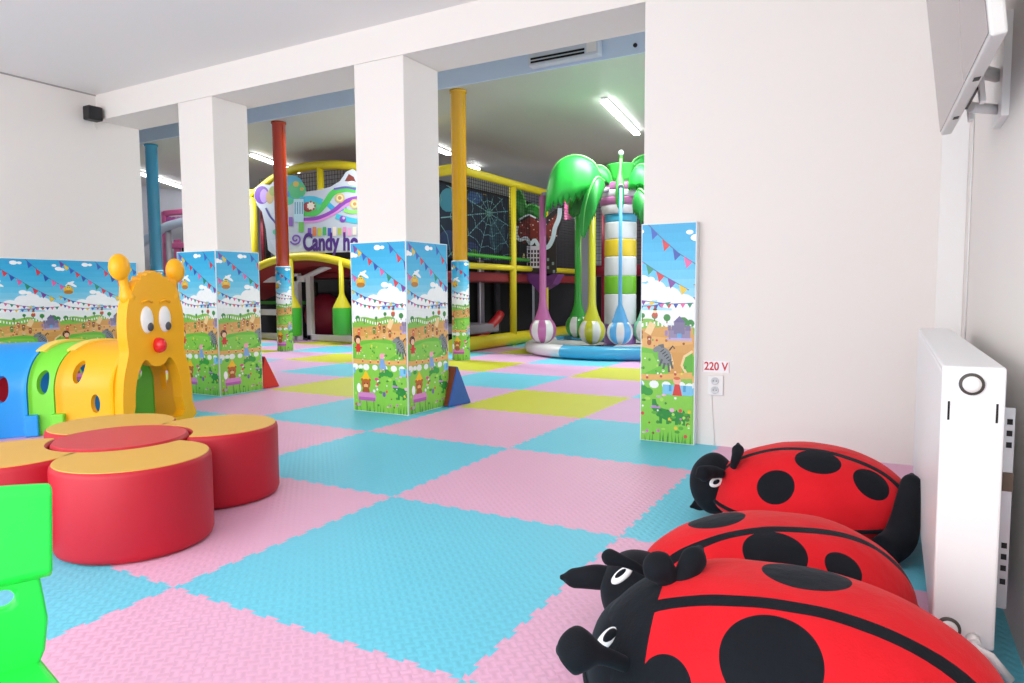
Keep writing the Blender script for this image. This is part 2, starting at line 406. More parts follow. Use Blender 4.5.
def foam(name, hexc):
    m = bpy.data.materials.new(name); m.use_nodes = True; nt = m.node_tree; b = nt.nodes['Principled BSDF']
    tc = nt.nodes.new('ShaderNodeTexCoord'); mp = nt.nodes.new('ShaderNodeMapping'); mp.inputs['Rotation'].default_value = (0, 0, PI/4)
    nt.links.new(tc.outputs['Object'], mp.inputs['Vector'])
    w1 = nt.nodes.new('ShaderNodeTexWave'); w1.bands_direction = 'X'; w1.inputs['Scale'].default_value = 20
    w2 = nt.nodes.new('ShaderNodeTexWave'); w2.bands_direction = 'Y'; w2.inputs['Scale'].default_value = 10
    ck = nt.nodes.new('ShaderNodeTexChecker'); ck.inputs['Scale'].default_value = 42
    ad = nt.nodes.new('ShaderNodeMath'); ad.operation = 'ADD'
    mu = nt.nodes.new('ShaderNodeMath'); mu.operation = 'MULTIPLY'
    mu2 = nt.nodes.new('ShaderNodeMath'); mu2.operation = 'MULTIPLY'
    sb = nt.nodes.new('ShaderNodeMath'); sb.operation = 'SUBTRACT'; sb.inputs[0].default_value = 1
    nt.links.new(mp.outputs[0], w1.inputs[0]); nt.links.new(mp.outputs[0], w2.inputs[0]); nt.links.new(mp.outputs[0], ck.inputs[0])
    w1.bands_direction = 'X'; w1.inputs['Scale'].default_value = 14; w2.inputs['Scale'].default_value = 14
    nt.links.new(ck.outputs['Fac'], mu.inputs[0]); nt.links.new(w1.outputs['Fac'], mu.inputs[1])
    nt.links.new(ck.outputs['Fac'], sb.inputs[1]); nt.links.new(sb.outputs[0], mu2.inputs[0]); nt.links.new(w2.outputs['Fac'], mu2.inputs[1])
    nt.links.new(mu.outputs[0], ad.inputs[0]); nt.links.new(mu2.outputs[0], ad.inputs[1])
    bp = nt.nodes.new('ShaderNodeBump'); bp.inputs['Strength'].default_value = .4; bp.inputs['Distance'].default_value = .0025
    nt.links.new(ad.outputs[0], bp.inputs['Height']); nt.links.new(bp.outputs[0], b.inputs['Normal'])
    nz = nt.nodes.new('ShaderNodeTexNoise'); nz.inputs['Scale'].default_value = 3; nt.links.new(tc.outputs['Object'], nz.inputs['Vector'])
    mx = nt.nodes.new('ShaderNodeMix'); mx.data_type = 'RGBA'; c = lin(hexc)
    mx.inputs[6].default_value = tuple(x*.97 for x in c)+(1,); mx.inputs[7].default_value = tuple(min(1, x*1.03) for x in c)+(1,)
    nt.links.new(nz.outputs[0], mx.inputs[0]); nt.links.new(mx.outputs[2], b.inputs['Base Color'])
    b.inputs['Roughness'].default_value = .5; b.inputs['Specular IOR Level'].default_value = .35
    return m
for m_ in (foam('pink_foam', '#eab4d2'), foam('turquoise_foam', '#6ed2ea'), foam('yellow_foam', '#d6d63a'), foam('hall_lit_pink_foam', '#e2b2dc')): me.materials.append(m_)  # last foam is the same pink with the hall's cooler light in its colour
me.polygons.foreach_set('material_index', mi)
flo = bpy.data.objects.new('floor', me); C.objects.link(flo); flo['kind'] = 'structure'

YS = -6.2   # where the front room opens on its windows behind the camera
struct('ceiling', MB().box((XL-.3, YS, ZC), (XR+.3, YF, ZC+.15)), CEIL)
struct('ceiling_hall', MB().box((-13.2, YB, ZH), (5, 13.2, ZH+.15)), HALLCEIL)
struct('wall_left', MB().box((XL-.12, YS, -.02), (XL, .985, ZC)), WHITE)
struct('wall_right', MB().box((XR, YS, -.02), (XR+.2, YF, ZC)), WHITE)
struct('wall_front', MB().box((.56, YF, -.02), (XR+.2, YB, ZB)), WHITE)
struct('beam', MB().box((XL-.3, YF-.002, ZB), (XR+.3, YB, ZH+.3)), WHITE)
struct('beam_hall', MB().box((-13, 2.6, 2.885), (5, 2.62, ZH)), BEAMBLUE)
struct('wall_back', MB().box((-13.2, 13, 0), (5, 13.2, ZH)), HALLWALL)
struct('wall_hall_left', MB().box((-13.4, YB, 0), (-13.2, 13.2, ZH)), HALLWALL)
struct('wall_hall_right', MB().box((4.8, YB, 0), (5, 13, ZH)), HALLWALL)
struct('wall_hall_front', MB().box((-13.2, YB-.1, 0), (XL-.3, YB, ZH)), HALLWALL)
struct('wall_behind', MB().box((XR+.2, YB-.1, 0), (5, YB, ZH)), HALLWALL)
PX = [(-3.50, -3.07), (-1.56, -1.125)]
YB2 = [.93, .985]
for k, (a, b) in enumerate(PX):
    struct('pillar', MB().box((a, YF, -.02), (b, YB2[k], ZB)), WHITE, bevel=.006)
# ceiling cove line along the left wall, chase in the right corner
struct('trim_1', MB().box((XL, YS, ZC-.012), (XL+.008, YF, ZC)), mat('grey_line', '#a9a4a2', .8))
struct('trim_2', MB().box((1.985, YF-.014, 0), (XR, YF, ZC)), PLW, bevel=.002)

# ------------------------------------------------------------------ murals
BACKB = mat('board_edge', '#e9f1f4', .5)
def mural(name_label, lo, hi, faces, height=1.205):
    t = thing('mural_wrap', name_label, 'mural', ((lo[0]+hi[0])/2, (lo[1]+hi[1])/2, 0))
    ox, oy = t.location.x, t.location.y
    MB().box((lo[0]-ox, lo[1]-oy, 0.001), (hi[0]-ox, hi[1]-oy, height)).build('backing_board', BACKB, t, bevel=.003)
    for face in faces:
        kind, width, phase = face
        if kind == 'front': fn = lambda u, v, o: (lo[0]-ox+.006+u, lo[1]-oy-o, v)
        elif kind == 'right': fn = lambda u, v, o: (hi[0]-ox+o, lo[1]-oy+.006+u, v)
        elif kind == 'wallx': fn = lambda u, v, o: (hi[0]-ox+o, lo[1]-oy+u, v)
        a = Art(fn); a.tile(0, width, height-.012, .006, phase=phase); a.build('printed_picture', PRINT, t)
def ring_wrap(label, lo, hi, hole_lo, hole_hi):
    t = thing('mural_wrap', label, 'mural', ((lo[0]+hi[0])/2, (lo[1]+hi[1])/2, 0))
    ox, oy = t.location.x, t.location.y; H = 1.205
    outer = [(lo[0]-ox, lo[1]-oy), (hi[0]-ox, lo[1]-oy), (hi[0]-ox, hi[1]-oy), (lo[0]-ox, hi[1]-oy)]
    inner = [(hole_lo[0]-ox, hole_lo[1]-oy), (hole_hi[0]-ox, hole_lo[1]-oy), (hole_hi[0]-ox, hole_hi[1]-oy), (hole_lo[0]-ox, hole_hi[1]-oy)]
    MB().prism(outer, 0.001, H, 'z', holes=[inner]).build('backing_board', BACKB, t)
    w = hi[0]-lo[0]-.012; d = hi[1]-lo[1]-.012
    sides = [(lambda u, v, o: (outer[0][0]+.006+u, outer[0][1]-o, v), w), (lambda u, v, o: (outer[1][0]+o, outer[1][1]+.006+u, v), d),
             (lambda u, v, o: (outer[2][0]-.006-u, outer[2][1]+o, v), w), (lambda u, v, o: (outer[3][0]-o, outer[3][1]-.006-u, v), d)]
    for fn, ww in sides:
        a = Art(fn); a.tile(0, ww, H-.012, .006); a.build('printed_picture', PRINT, t)
for k, (a, b) in enumerate(PX):
    ring_wrap(['cartoon park mural wrapped around the white pillar behind the yellow caterpillar', 'cartoon park mural wrapped around the middle white pillar between two hall openings'][k],
              (a-.03, YF-.045), (b+.03, YB2[k]+.045), (a-.001, YF-.001), (b+.001, YB2[k]+.001))
mural('narrow cartoon park mural board with zebra and crocodile at end of white wall', (.565, YF-.055), (.875, YF-.001), [('front', .298, .295)], 1.225)
mural('long cartoon park mural board along the left wall behind the caterpillar tunnel', (XL+.0005, -3.2), (XL+.02, .885), [('wallx', 4.08, .155)], 1.16)

# ------------------------------------------------------------------ wall fittings
t = thing('wall_speaker', 'small black loudspeaker high on left wall beside the beam', 'speaker', (XL, .5, 2.48))
MB().box((.05, -.075, -.062), (.15, .055, .062)).build('cabinet', BLK, t, bevel=.012)
MB().box((.151, -.06, -.048), (.155, .04, .048)).build('grille', mat('speaker_grille', '#232225', .7), t)
MB().box((0.0005, -.03, -.03), (.05, .01, .03)).build('bracket', BLK, t, bevel=.004)
MB().tube([(.02, .03, -.05), (.01, .055, -.075), (.006, .075, -.11)], .003, 6).build('cable', PLW, t)

t = thing('air_conditioner', 'white slotted air conditioner strip fixed to the pale blue hall beam', 'air conditioner', (-.82, 2.6, 2.965))
MB().box((-.36, -.1, -.06), (.33, -.001, .075)).build('housing', mat('ac_white', '#cfd8e4', .5), t, bevel=.012)
for k in range(2): MB().box((-.33, -.106, -.035+k*.03), (.20, -.1005, -.018+k*.03)).build('air_slot', DARK, t)
MB().box((.22, -.105, -.03), (.31, -.1, .06)).build('control_panel', PLW, t)
tag(MB().lathe([(.018, 0), (.018, .012), (.008, .018)], 12, M=T((-.19, 2.6, 2.955)) @ rot(x=PI/2)).build('sensor', BLK), 'tiny black round sensor on the pale blue hall beam', 'sensor')

t = thing('wall_socket', 'white double wall socket under the red 220 V sign', 'socket', (.975, YF, .335))
MB().box((-.042, -.012, -.055), (.042, -.0005, .055)).build('plate', PLW, t, bevel=.004)
for k in (-1, 1):
    o = MB().lathe([(.021, 0), (.021, .004), (.017, .002), (.001, .001)], 20, M=T((-.002, -.012, k*.025)) @ rot(x=PI/2)).build('outlet', mat('socket_grey', '#cfcfd2', .4), t)
    for q in (-1, 1): MB().lathe([(.0028, 0), (.0028, .001)], 8, M=T((-.002+q*.008, -.0165, k*.025)) @ rot(x=PI/2)).build('pin_hole', BLK, o)
def txt(body, size, material, parent, M, name='lettering', bold=.0, depth=.0006, xs=1):
    cu = bpy.data.curves.new('t', 'FONT'); cu.body = body; cu.size = size; cu.offset = bold; cu.extrude = depth
    cu.align_x = 'CENTER'; cu.align_y = 'CENTER'
    o = bpy.data.objects.new('t', cu); C.objects.link(o); bpy.context.view_layer.update()
    me = bpy.data.meshes.new_from_object(o.evaluated_get(bpy.context.evaluated_depsgraph_get()))
    bpy.data.objects.remove(o)
    me.transform(M @ Matrix.Diagonal((xs, 1, 1, 1))); me.materials.clear(); me.materials.append(material)
    o = bpy.data.objects.new(name, me); C.objects.link(o); o.parent = parent
    return o
t = thing('voltage_sign', 'small white sign with red 220 V lettering above the socket', 'sign', (.975, YF, .437))
MB().box((-.072, -.003, -.032), (.072, -.0005, .032)).build('plate', mat('sign_white', '#f4f2f4', .5), t)
txt('220 V', .062, mat('sign_red', '#c81f30', .5), t, T((0, -.0036, 0)) @ rot(x=PI/2), bold=.0012, xs=.86)
for q in (-.07, .07): MB().box((q-.0006, -.0042, -.03), (q+.0006, -.0031, .03)).build('border_line', mat('sign_red', '#c81f30'), t)
tag(MB().tube([(.955, YF-.004, .279), (.958, YF-.004, .2), (.966, YF-.004, .1), (.972, YF-.004, .02), (.974, YF-.006, .003)], .0028, 6).build('power_cord', PLW), 'thin white cord running down from the wall socket to the floor', 'cord')

# radiator
RX0, RX1, RY0, RY1, RZ0, RZ1 = 1.905, 2.018, -1.5, .12, .09, .69
t = thing('radiator', 'white panel radiator on right wall beside the ladybug cushions', 'radiator', (RX0, RY0, 0))
def rel(p): return (p[0]-RX0, p[1]-RY0, p[2])
MB().box(rel((RX0, RY0+.012, RZ0)), rel((RX0+.016, RY1-.012, RZ1-.012))).build('front_panel', RADW, t, bevel=.005)
MB().box(rel((RX1-.016, RY0+.012, RZ0)), rel((RX1, RY1-.012, RZ1-.012))).build('rear_panel', RADW, t, bevel=.004)
g = MB(); n = 40
g.box(rel((RX0, RY0+.012, RZ1-.012)), rel((RX1, RY1-.012, RZ1)))
g.build('top_grille', RADW, t, bevel=.004)
for a, b in ((RY0, RY0+.012), (RY1-.012, RY1)):
    side = MB().box(rel((RX0, a, RZ0-.005)), rel((RX1, b, RZ1))).build('side_panel', RADW, t, bevel=.005)
    if a == RY0:
        for q in (.012, RX1-RX0-.016): MB().box((q, -.0015, RZ1-.115), (q+.004, .001, RZ1-.075)).build('vent_slot', DARK, side)
g = MB()
for k in range(23):
    y = .05+k*.068
    g.box((.018, y, RZ0+.03), (RX1-RX0-.018, y+.012, RZ1-.03))
g.build('convector_fins', RADW, t)
for zc, r in ((RZ1-.036, .02), (RZ0+.03, .02)):
    p = MB().lathe([(r+.003, 0), (r+.003, .006), (r-.003, .006)], 28, M=T((.053 if zc > .3 else .03, 0, zc)) @ rot(x=PI/2)).build('plug_ring', mat('dark_rubber', '#4c4844', .5), t)
    MB().lathe([(r-.003, 0), (r-.003, .01), (r-.009, .013), (.004, .013), (.001, .012)], 28, M=T((.053 if zc > .3 else .03, 0, zc)) @ rot(x=PI/2)).build('plug', PLW, p)
g = MB(); g.tube([(.075, .02, RZ0+.015), (.075, -.045, RZ0+.015), (.10, -.06, RZ0+.012), (.135, -.06, .06)], .009, 10); g.lathe([(.014, 0), (.014, .03)], 12, M=T((.075, .0, RZ0+.015)) @ rot(x=PI/2))
g.tube([(.135, -.06, .05), (.135, -.06, -.0+.004)], .009, 10)
g.build('supply_pipe', PLW, t)
g = MB().box((.115, .06, .16), (.119, .09, .60)).box((.119, .06, .16), (.138, .063, .60))
b_ = g.build('wall_bracket', STEEL, t)
for k, z in enumerate((.57, .545, .52, .30, .275, .25, .22)): MB().box((.124, .058, z-.006), (.134, .0598, z+.006)).build('bracket_hole', DARK, b_)
for z in (.44,): MB().box((.12, .055, z-.02), (.139, .0598, z+.02)).build('rubber_pad', mat('brown_rubber', '#5c4c40', .7), b_)
# cable on the right wall
tag(MB().tube([(XR-.004, .33, 1.6), (XR-.004, .33, .5)], .004, 6).build('wall_cable', PLW), 'thin white cable running down right wall from television to radiator', 'cable')

# television
Abot, Atop = Vector((1.931, -.5, 1.359)), Vector((1.877, -.5, 1.806)); Bbot = Vector((1.969, -1.45, 1.376))
ax = (Bbot-Abot).normalized(); up = (Atop-Abot); up = (up-ax*up.dot(ax)).normalized(); nn = ax.cross(up)
if nn.x > 0: nn = -nn
TW = (Bbot-Abot).length; TH = .58
TM = Matrix((ax, up, nn)).transposed().to_4x4(); TM.translation = Abot
t = thing('television', 'flat television mounted high on the right wall, tilted down', 'television'); t.matrix_world = TM
MB().box((0, 0, -.032), (TW, TH, 0)).build('casing', SCRW, t, bevel=.006)
MB().box((.004, .012, .0004), (TW-.012, TH-.012, .0015)).build('screen', SCR, t)
MB().box((.2, .06, -.06), (TW-.15, TH-.1, -.0325)).build('rear_housing', SCRW, t, bevel=.012)
for q in (.22, .62): MB().box((q, -.0015, -.024), (q+.03, .0002, -.010)).build('port', BLK, t)
MB().box((.32, -.0, -.036), (.52, .03, -.03)).build('ir_window', BLK, t)
Mi = TM.inverted()
for q in (.12, .34): MB().box((q, .0, -.075), (q+.03, .42, -.0605)).build('mount_rail', PLW, t, bevel=.003)
wpt = [Mi @ Vector((XR-.0005, -1.0+s_, z)) for s_ in (-.12, .12) for z in (1.42, 1.6)]
g = MB(); pt = Mi @ Vector((XR-.02, -.62, 1.5)); g.tube([pt, (.2, .15, -.06)], .02, 8)
g.build('mount_arm', PLW, t)
MB().tube([Mi @ Vector((XR-.02, -.62, 1.40)), (.2, .03, -.06)], .016, 8).build('mount_arm', PLW, t)
g = MB(); pl = MB().box((XR-.02, -.72, 1.36), (XR-.0005, -.52, 1.66)); g.v = [tuple(Mi @ Vector(p)) for p in pl.v]; g.f = pl.f; g.mi = pl.mi; g.sm = pl.sm
g.build('wall_plate', PLW, t)

# ------------------------------------------------------------------ hall: posts, ceiling lamps
POLEY = 3.96
def pole(x, matname, hexc, label, ztop=ZH, wrap=True):
    t = thing('support_post', label, 'post', (x, POLEY, 0))
    MB().lathe([(.092, 0.001), (.092, ztop-.03), (.105, ztop-.028), (.105, ztop-.001)], 32).build('steel_tube', mat(matname, hexc, .22, var=.02, coat=.3), t)
    R_ = .108
    a = Art(lambda u, v, o: ((R_+o)*math.cos(u/R_-2.3), (R_+o)*math.sin(u/R_-2.3), v))
    MB().lathe([(R_-.001, .002), (R_-.001, 1.235), (.093, 1.235)], 48).build('wrap_board', BACKB, t)
    a.tile(0, 2*PI*R_, 1.22, .008, du=.025, phase=.02); a.build('printed_wrap', PRINT, t)
pole(-2.905, 'yellow_enamel', '#e8ae10', 'yellow round steel post with cartoon mural wrap, right of middle pillar')
pole(-5.99, 'red_enamel', '#c2380e', 'orange red round steel post with cartoon mural wrap, before candy sign')
pole(-8.95, 'blue_enamel', '#3fa6d2', 'light blue round steel post behind the yellow caterpillar antennae')
def lamp(p0, p1, label):
    a = W(*p0, z=ZH-.06); b = W(*p1, z=ZH-.06); d = (b-a); L = d.length
    t = thing('ceiling_lamp', label, 'lamp', (a+b)/2, math.atan2(d.y, d.x), 'tube lamps on the hall ceiling'); t.location.z = ZH
    MB().box((-L/2-.01, -.045, -.03), (L/2+.01, .045, -.001)).build('housing', PLW, t, bevel=.005)
    MB().box((-L/2, -.045, -.065), (L/2, .045, -.0305)).build('diffuser', TUBE, t, bevel=.008)
lamp((604, 102), (637, 135), 'bright white tube lamp on hall ceiling above the palm carousel')
lamp((252, 156), (298, 173), 'long white tube lamp on hall ceiling passing behind the orange red post')
lamp((124, 169), (200, 194), 'long white tube lamp on hall ceiling passing behind the light blue post')
lamp((430, 147), (449, 155), 'white tube lamp on hall ceiling showing just right of the middle pillar')
lamp((470, 166), (478, 170), 'tiny far tube lamp on hall ceiling right of the yellow post')

# ------------------------------------------------------------------ soft-play hall
def P5(px, py, y=5.6): return W(px, py, y=y)
def curve(pts, n=8):
    """Catmull-Rom through points"""
    pts = [Vector(p) for p in pts]; out = []
    q = [pts[0]*2-pts[1]]+pts+[pts[-1]*2-pts[-2]]
    for i in range(1, len(q)-2):
        for k in range(n):
            s_ = k/n; a, b, c, d = q[i-1], q[i], q[i+1], q[i+2]
            out.append(.5*((2*b)+(c-a)*s_+(2*a-5*b+4*c-d)*s_*s_+(3*b-a-3*c+d)*s_**3))
    out.append(pts[-1]); return out
def net(o, eu, ev, nu, nv, r=.004):
    g = MB(); o = Vector(o); eu = Vector(eu); ev = Vector(ev)
    for i in range(nu+1): g.tube([o+eu*i/nu, o+eu*i/nu+ev], r, 3, smooth=False, cap=False)
    for j in range(nv+1): g.tube([o+ev*j/nv, o+ev*j/nv+eu], r, 3, smooth=False, cap=False)
    return g
# --- candy house play frame
YC = 5.6
cl = P5(251, 300).x; cr = -4.6
t = thing('candy_playhouse', 'yellow framed soft play house with netting and white doorway behind orange red post', 'play structure', (0, 0, 0))
top = curve([P5(240, 205), P5(256, 193), P5(275, 178), P5(300, 168), P5(330, 165), P5(356, 167), P5(400, 175)], 6)
MB().tube(top, .075, 10).build('roof_tube', PADY, t)
for px_, y0_ in ((253, 190), (320, 166), (400, 176)):
    a = P5(px_, y0_); MB().tube([(a.x, YC, 1.35 if px_ == 320 else .0015), (a.x, YC, a.z)], .06, 12).build('post', PADY, t)
lowc = curve([P5(240, 284), P5(256, 276), P5(270, 267), P5(290, 260), P5(320, 257), P5(350, 262), P5(380, 272), P5(402, 280)], 6)
lowc = [p - Vector((0, .25, 0)) for p in lowc]
MB().tube(lowc, .07, 10).build('door_arch', PADY, t)
MB().box((cl-1, YC+.35, 1.12), (cr, YC+1.8, 1.2)).build('deck', PADMR, t)
# red canopy under arch
g = MB()
for i in range(len(lowc)-1):
    a, b = lowc[i], lowc[i+1]
    g.add([a-Vector((0,0,.06)), b-Vector((0,0,.06)), b+Vector((0,.8,-.3)), a+Vector((0,.8,-.3))], [(0,1,2,3)])
    g.add([a-Vector((0,0,.075)), b-Vector((0,0,.075)), b+Vector((0,.8,-.315)), a+Vector((0,.8,-.315))], [(3,2,1,0)])
g.build('red_canopy', mat('canopy_red', '#8c1c20', .6), t)
# white doorway frames
yd = YC+.1
def fr(a, b, r=.055): MB().box((min(a[0], b[0])-r, yd-.05, min(a[1], b[1])-r if a[0] != b[0] else min(a[1], b[1])), (max(a[0], b[0])+r, yd+.05, max(a[1], b[1])+r if a[0] != b[0] else max(a[1], b[1]))).build('white_frame', PADW, t, bevel=.012)
xa, xb, xc, xd, xe = (W(p, 300, y=yd).x for p in (250, 296, 304, 345, 395))
fr((xa, .002), (xa, 1.1)); fr((xb+.05, .002), (xb+.05, 1.2)); fr((xb+.35, .002), (xb+.35, 1.18)); fr((xa, 1.1), (xb+.2, 1.1)); fr((xb+.35, .06), (xe, .06)); fr((xa, .06), (xb, .06)); fr((xa, .5), (xb, .5))
arch = curve([W(296, 282, y=yd), W(310, 275, y=yd), W(330, 266, y=yd), W(350, 262, y=yd), W(395, 266, y=yd)], 6)
MB().tube(arch, .05, 8).build('white_arch', PADW, t)
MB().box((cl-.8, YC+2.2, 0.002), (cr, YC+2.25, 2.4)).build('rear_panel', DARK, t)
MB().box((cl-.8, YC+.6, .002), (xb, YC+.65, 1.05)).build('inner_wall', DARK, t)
MB().box((xa-.1, YC+.3, .64), (xb, YC+.34, .70)).build('green_rail', PADG, t)
MB().ball((xb+.05, YC+.75, .42), (.42, .3, .42), 20).build('crimson_drum', PADR, t)
MB().box((xb+.45, YC+1.3, .45), (xe, YC+1.36, .5)).build('shelf_bar', PADGR, t)
MB().ball((xc+.7, YC+1.2, .3), (.14, .14, .14), 14).build('orange_ball', mat('orange_rubber', '#c86a2c', .5), t)
MB().tube([(xb+.3, YC+1.2, 1.0), (xe, YC+1.2, 1.05)], .06, 8).build('crimson_rail', PADR, t)
net((P5(258, 200).x, YC+.05, 1.3), (cr-P5(258, 200).x-.1, 0, 0), (0, 0, 1.62), 56, 22).build('netting', NETM, t)
# side posts left with pink strips
for px_, c in ((262, PADR), (266, DARK)):
    a = P5(px_, 190, y=YC+.3); MB().tube([(a.x, YC+.3, 1.2), (a.x, YC+.3, 2.5)], .05, 8).build('side_strip', c, t)
# punching bags
for k, px_ in enumerate((290, 340)):
    bx = W(px_, 310, y=YC-.35)
    tp = W(px_ - (3 if k == 0 else 0), 262, y=YC-.35)
    zt, z1, z2, zb = tp.z, W(px_, 296, y=YC-.35).z, W(px_, 308, y=YC-.35).z, W(px_, 336 if k == 0 else 335, y=YC-.35).z
    b_ = thing('punching_bag', ['green punching bag with yellow cone hanging just right of orange red post', 'green punching bag with yellow cone hanging nearer the middle pillar'][k], 'punching bag', (bx.x, YC-.3, 0), 0, 'hanging punching bags')
    MB().lathe([(.14, zb), (.155, zb+.02), (.155, z2-.01), (.15, z2)], 24).build('bag', mat('bag_green', '#3fae34', .4), b_)
    MB().lathe([(.152, z2), (.15, z2+.01), (.055, z1), (.042, z1+.05), (.038, zt+.05)], 20).build('strap', mat('bag_yellow', '#d6cc2a', .45), b_)
# candy sign
t = thing('candy_sign', 'colourful candy sign reading Candy house above the play house doorway', 'sign', (0, 0, 0))
YS2 = YC-.22
def S(px, py):
    p = W(px, py, y=YS2); return (p.x, p.z)
outline = [S(268, 250), S(266, 230), S(262, 212), S(257, 205), S(254, 196), S(256, 187), S(262, 184), S(270, 185), S(274, 181), S(280, 175), S(289, 175), S(296, 179), S(302, 188), S(306, 192), S(318, 190), S(330, 187), S(340, 181), S(346, 172), S(352, 169), S(358, 172), S(366, 178), S(380, 182), S(400, 192), S(408, 215), S(404, 258), S(350, 252), S(310, 253), S(275, 256)]
MB().prism(outline, YS2+.03, YS2, 'y').build('board', mat('sign_board', '#b9c0ce', .5), t)
a = Art(lambda u, v, o: (u, YS2-o*2, v))
def Sr(pts): return [S(*p) for p in pts]
def SC(px, py, r, n=18, ry=None):
    return Sr(circ(px, py, r, n, ry))
a.poly('#c4cad8', Sr([(270,240),(400,236),(400,256),(350,250),(310,251),(277,254)]))
a.poly('#6b3fa0', SC(262, 195, 7.5, 16, 9)); a.poly('#a78ad0', SC(264, 196, 4, 12, 7)); a.poly('#b59a6a', SC(270, 197, 4, 12, 7)); a.poly('#8c9a4c', SC(273, 191, 4, 10, 5))
a.poly('#2a9ac0', SC(292, 188, 12, 20, 13)); a.poly('#3cb070', SC(297, 190, 9, 16, 9)); a.poly('#1f7fc8', SC(286, 194, 4, 10)); a.poly('#c8a83c', SC(296, 184, 3, 10)); a.poly('#b8a040', SC(302, 189, 2, 8)); a.poly('#38b48c', SC(288, 201, 6, 12, 4))
def rib(pts, w, c):
    P_ = [(p.x, p.y) for p in curve([(x, y, 0) for x, y in pts], 6)]
    for q in ribbon(P_, w): a.poly(c, Sr(q))
rib([(300,201),(312,200),(322,203)], 4, '#35b2d4'); rib([(326,202),(336,210),(346,206)], 2.5, '#3aa8d8')
rib([(302,213),(315,213),(325,204),(333,193),(345,189),(356,190)], 3, '#4cba54')
rib([(304,208),(312,204),(320,208)], 3, '#58c090')
rib([(303,220),(318,218),(332,212),(345,202),(358,198),(375,200)], 2.0, '#8c44ae'); rib([(303,222),(318,221),(334,214),(347,205),(358,201),(375,203)], 1.1, '#d88ad0')
rib([(334,189),(346,187.5),(356,189)], 1, '#6a4cae')
rib([(336,216),(346,219),(360,221),(380,215)], 2.6, '#46bcd6'); rib([(344,210),(352,212),(362,211)], 2, '#8cd070')
a.poly('#8c2c34', SC(308, 207, 5, 14)); a.poly('#e8dcd0', SC(311, 206, 4, 14)); 
for k in range(8): a.poly('#a8343c', SC(311+4.2*math.cos(k*PI/4), 206+4.2*math.sin(k*PI/4), 1.1, 6))
for (x, y) in ((340, 198), (355, 204), (372, 208)):
    a.poly('#c8b06a', SC(x, y, 5, 12)); a.poly('#d8cfa8', SC(x, y, 3.4, 10)); a.poly('#b88a50', SC(x, y, 2, 8))
a.poly('#7a3a34', Sr([(345,181),(349,174),(354,177),(356,182)])); a.poly('#e8e4e4', SC(352, 183, 4, 8, 2))
a.poly('#7a4ab0', SC(343, 219, 3.4, 10)); a.poly('#c8b0e4', SC(344, 218, 1.5, 8))
rib([(266,208),(270,216),(275,222),(279,228)], .9, '#50488c')
for k, (x, c) in enumerate(zip(range(308, 404, 5), ['#7a4ab0','#d87848','#b8c040','#48a860','#4a58b0','#e8d8c8','#a8b848','#d888b8','#e0a0c8','#e8d8c8','#48b048','#60c860','#e8c8a8','#8c3c60','#6a50a8','#4ab0d0','#d87848','#b8c040','#48a860'])): a.poly(c, Sr(quad(x, 236-(k % 3 == 0), x+3.6, 228-(k % 2))))
a.poly('#8c60b8', Sr(quad(289, 226, 293, 217))); a.poly('#6cba50', Sr(quad(299, 232, 304, 222))); a.poly('#b0d0e0', Sr(quad(294, 222, 304, 199))); 
for k in range(4): a.poly('#5a8aa8', Sr(quad(295+k*2.4, 214, 296+k*2.4, 202)))
a.poly('#48b890', SC(276, 232, 3, 10))
sp = [(296+ (1+k*.32)*math.cos(k*.6), 239+(1+k*.32)*math.sin(k*.6)) for k in range(16)]
rib(sp, .8, '#7d4fb4')
a.build('painted_picture', PAINT, t)
p0 = Vector((S(302, 246)[0], 0, S(302, 246)[1])); p1 = W(301.5, 245, y=YS2); p2 = W(402, 239, y=YS2)
L = (p2-p1).length
o = txt('Candy house', 1.0, mat('sign_purple', '#4d2a7c', .5), t, Matrix.Identity(4), depth=.003, bold=.032)
xs = [v_.co.x for v_ in o.data.vertices]; w0 = max(xs)-min(xs); sca = 1.66/w0
ctr = W(303, 243, y=YS2-.006); ang = math.atan2(p2.z-p1.z, p2.x-p1.x)
o.data.transform(T(ctr) @ rot(y=.03) @ rot(x=PI/2) @ Matrix.Diagonal((sca, sca*1.28, 1, 1)) @ T((w0/2, 0, 0)))

# --- netted play frame right of the yellow post (its side faces the carousel)
XN = -3.45
def WX(px, py, x=XN): return W(px, py, x=x)
YN0, YN1 = 4.75, 8.9
t = thing('netted_play_frame', 'tall yellow padded climbing frame with black netting behind yellow post', 'play structure', (0, 0, 0))
zr0 = WX(462, 169).z; zr1 = WX(545, 190).z
ztop = WX(513, 184).z
MB().tube([(XN, YN0-.0, ztop), (XN, YN1, ztop)], .062, 10).build('roof_tube', PADY, t)
MB().tube([(XN-.03, YN0, ztop), (XN-1.05, YN0+.15, ztop)], .075, 10).build('front_tube', PADY, t)
for y in (YN0+.05, WX(513, 260).y, YN1):
    MB().tube([(XN, y, .0015), (XN, y, ztop)], .055, 12).build('post', PADY, t)
zl = WX(513, 268).z
MB().tube([(XN, YN0, zl), (XN, YN1, zl)], .045, 10).build('level_beam', PADY, t)
MB().tube([(XN-.02, YN0, zl+.16), (XN-.02, YN1-2, zl+.14)], .03, 8).build('green_rail', PADG, t)
MB().box((XN-1.0, YN0, zl-.22), (XN-.06, YN1, zl-.08)).build('deck', PADMR, t, bevel=.02)
MB().tube([(XN+.02, YN0-.2, .11), (XN-.02, WX(513, 345).y, .11), (XN-.05, 8.7, .11)], .1, 12).build('floor_tube', PADY, t)
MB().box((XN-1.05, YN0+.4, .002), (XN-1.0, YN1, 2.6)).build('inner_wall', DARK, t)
MB().box((XN-1.0, YN1+.1, .002), (XN-.1, YN1+.15, ztop-.3)).build('rear_panel', DGREY, t)
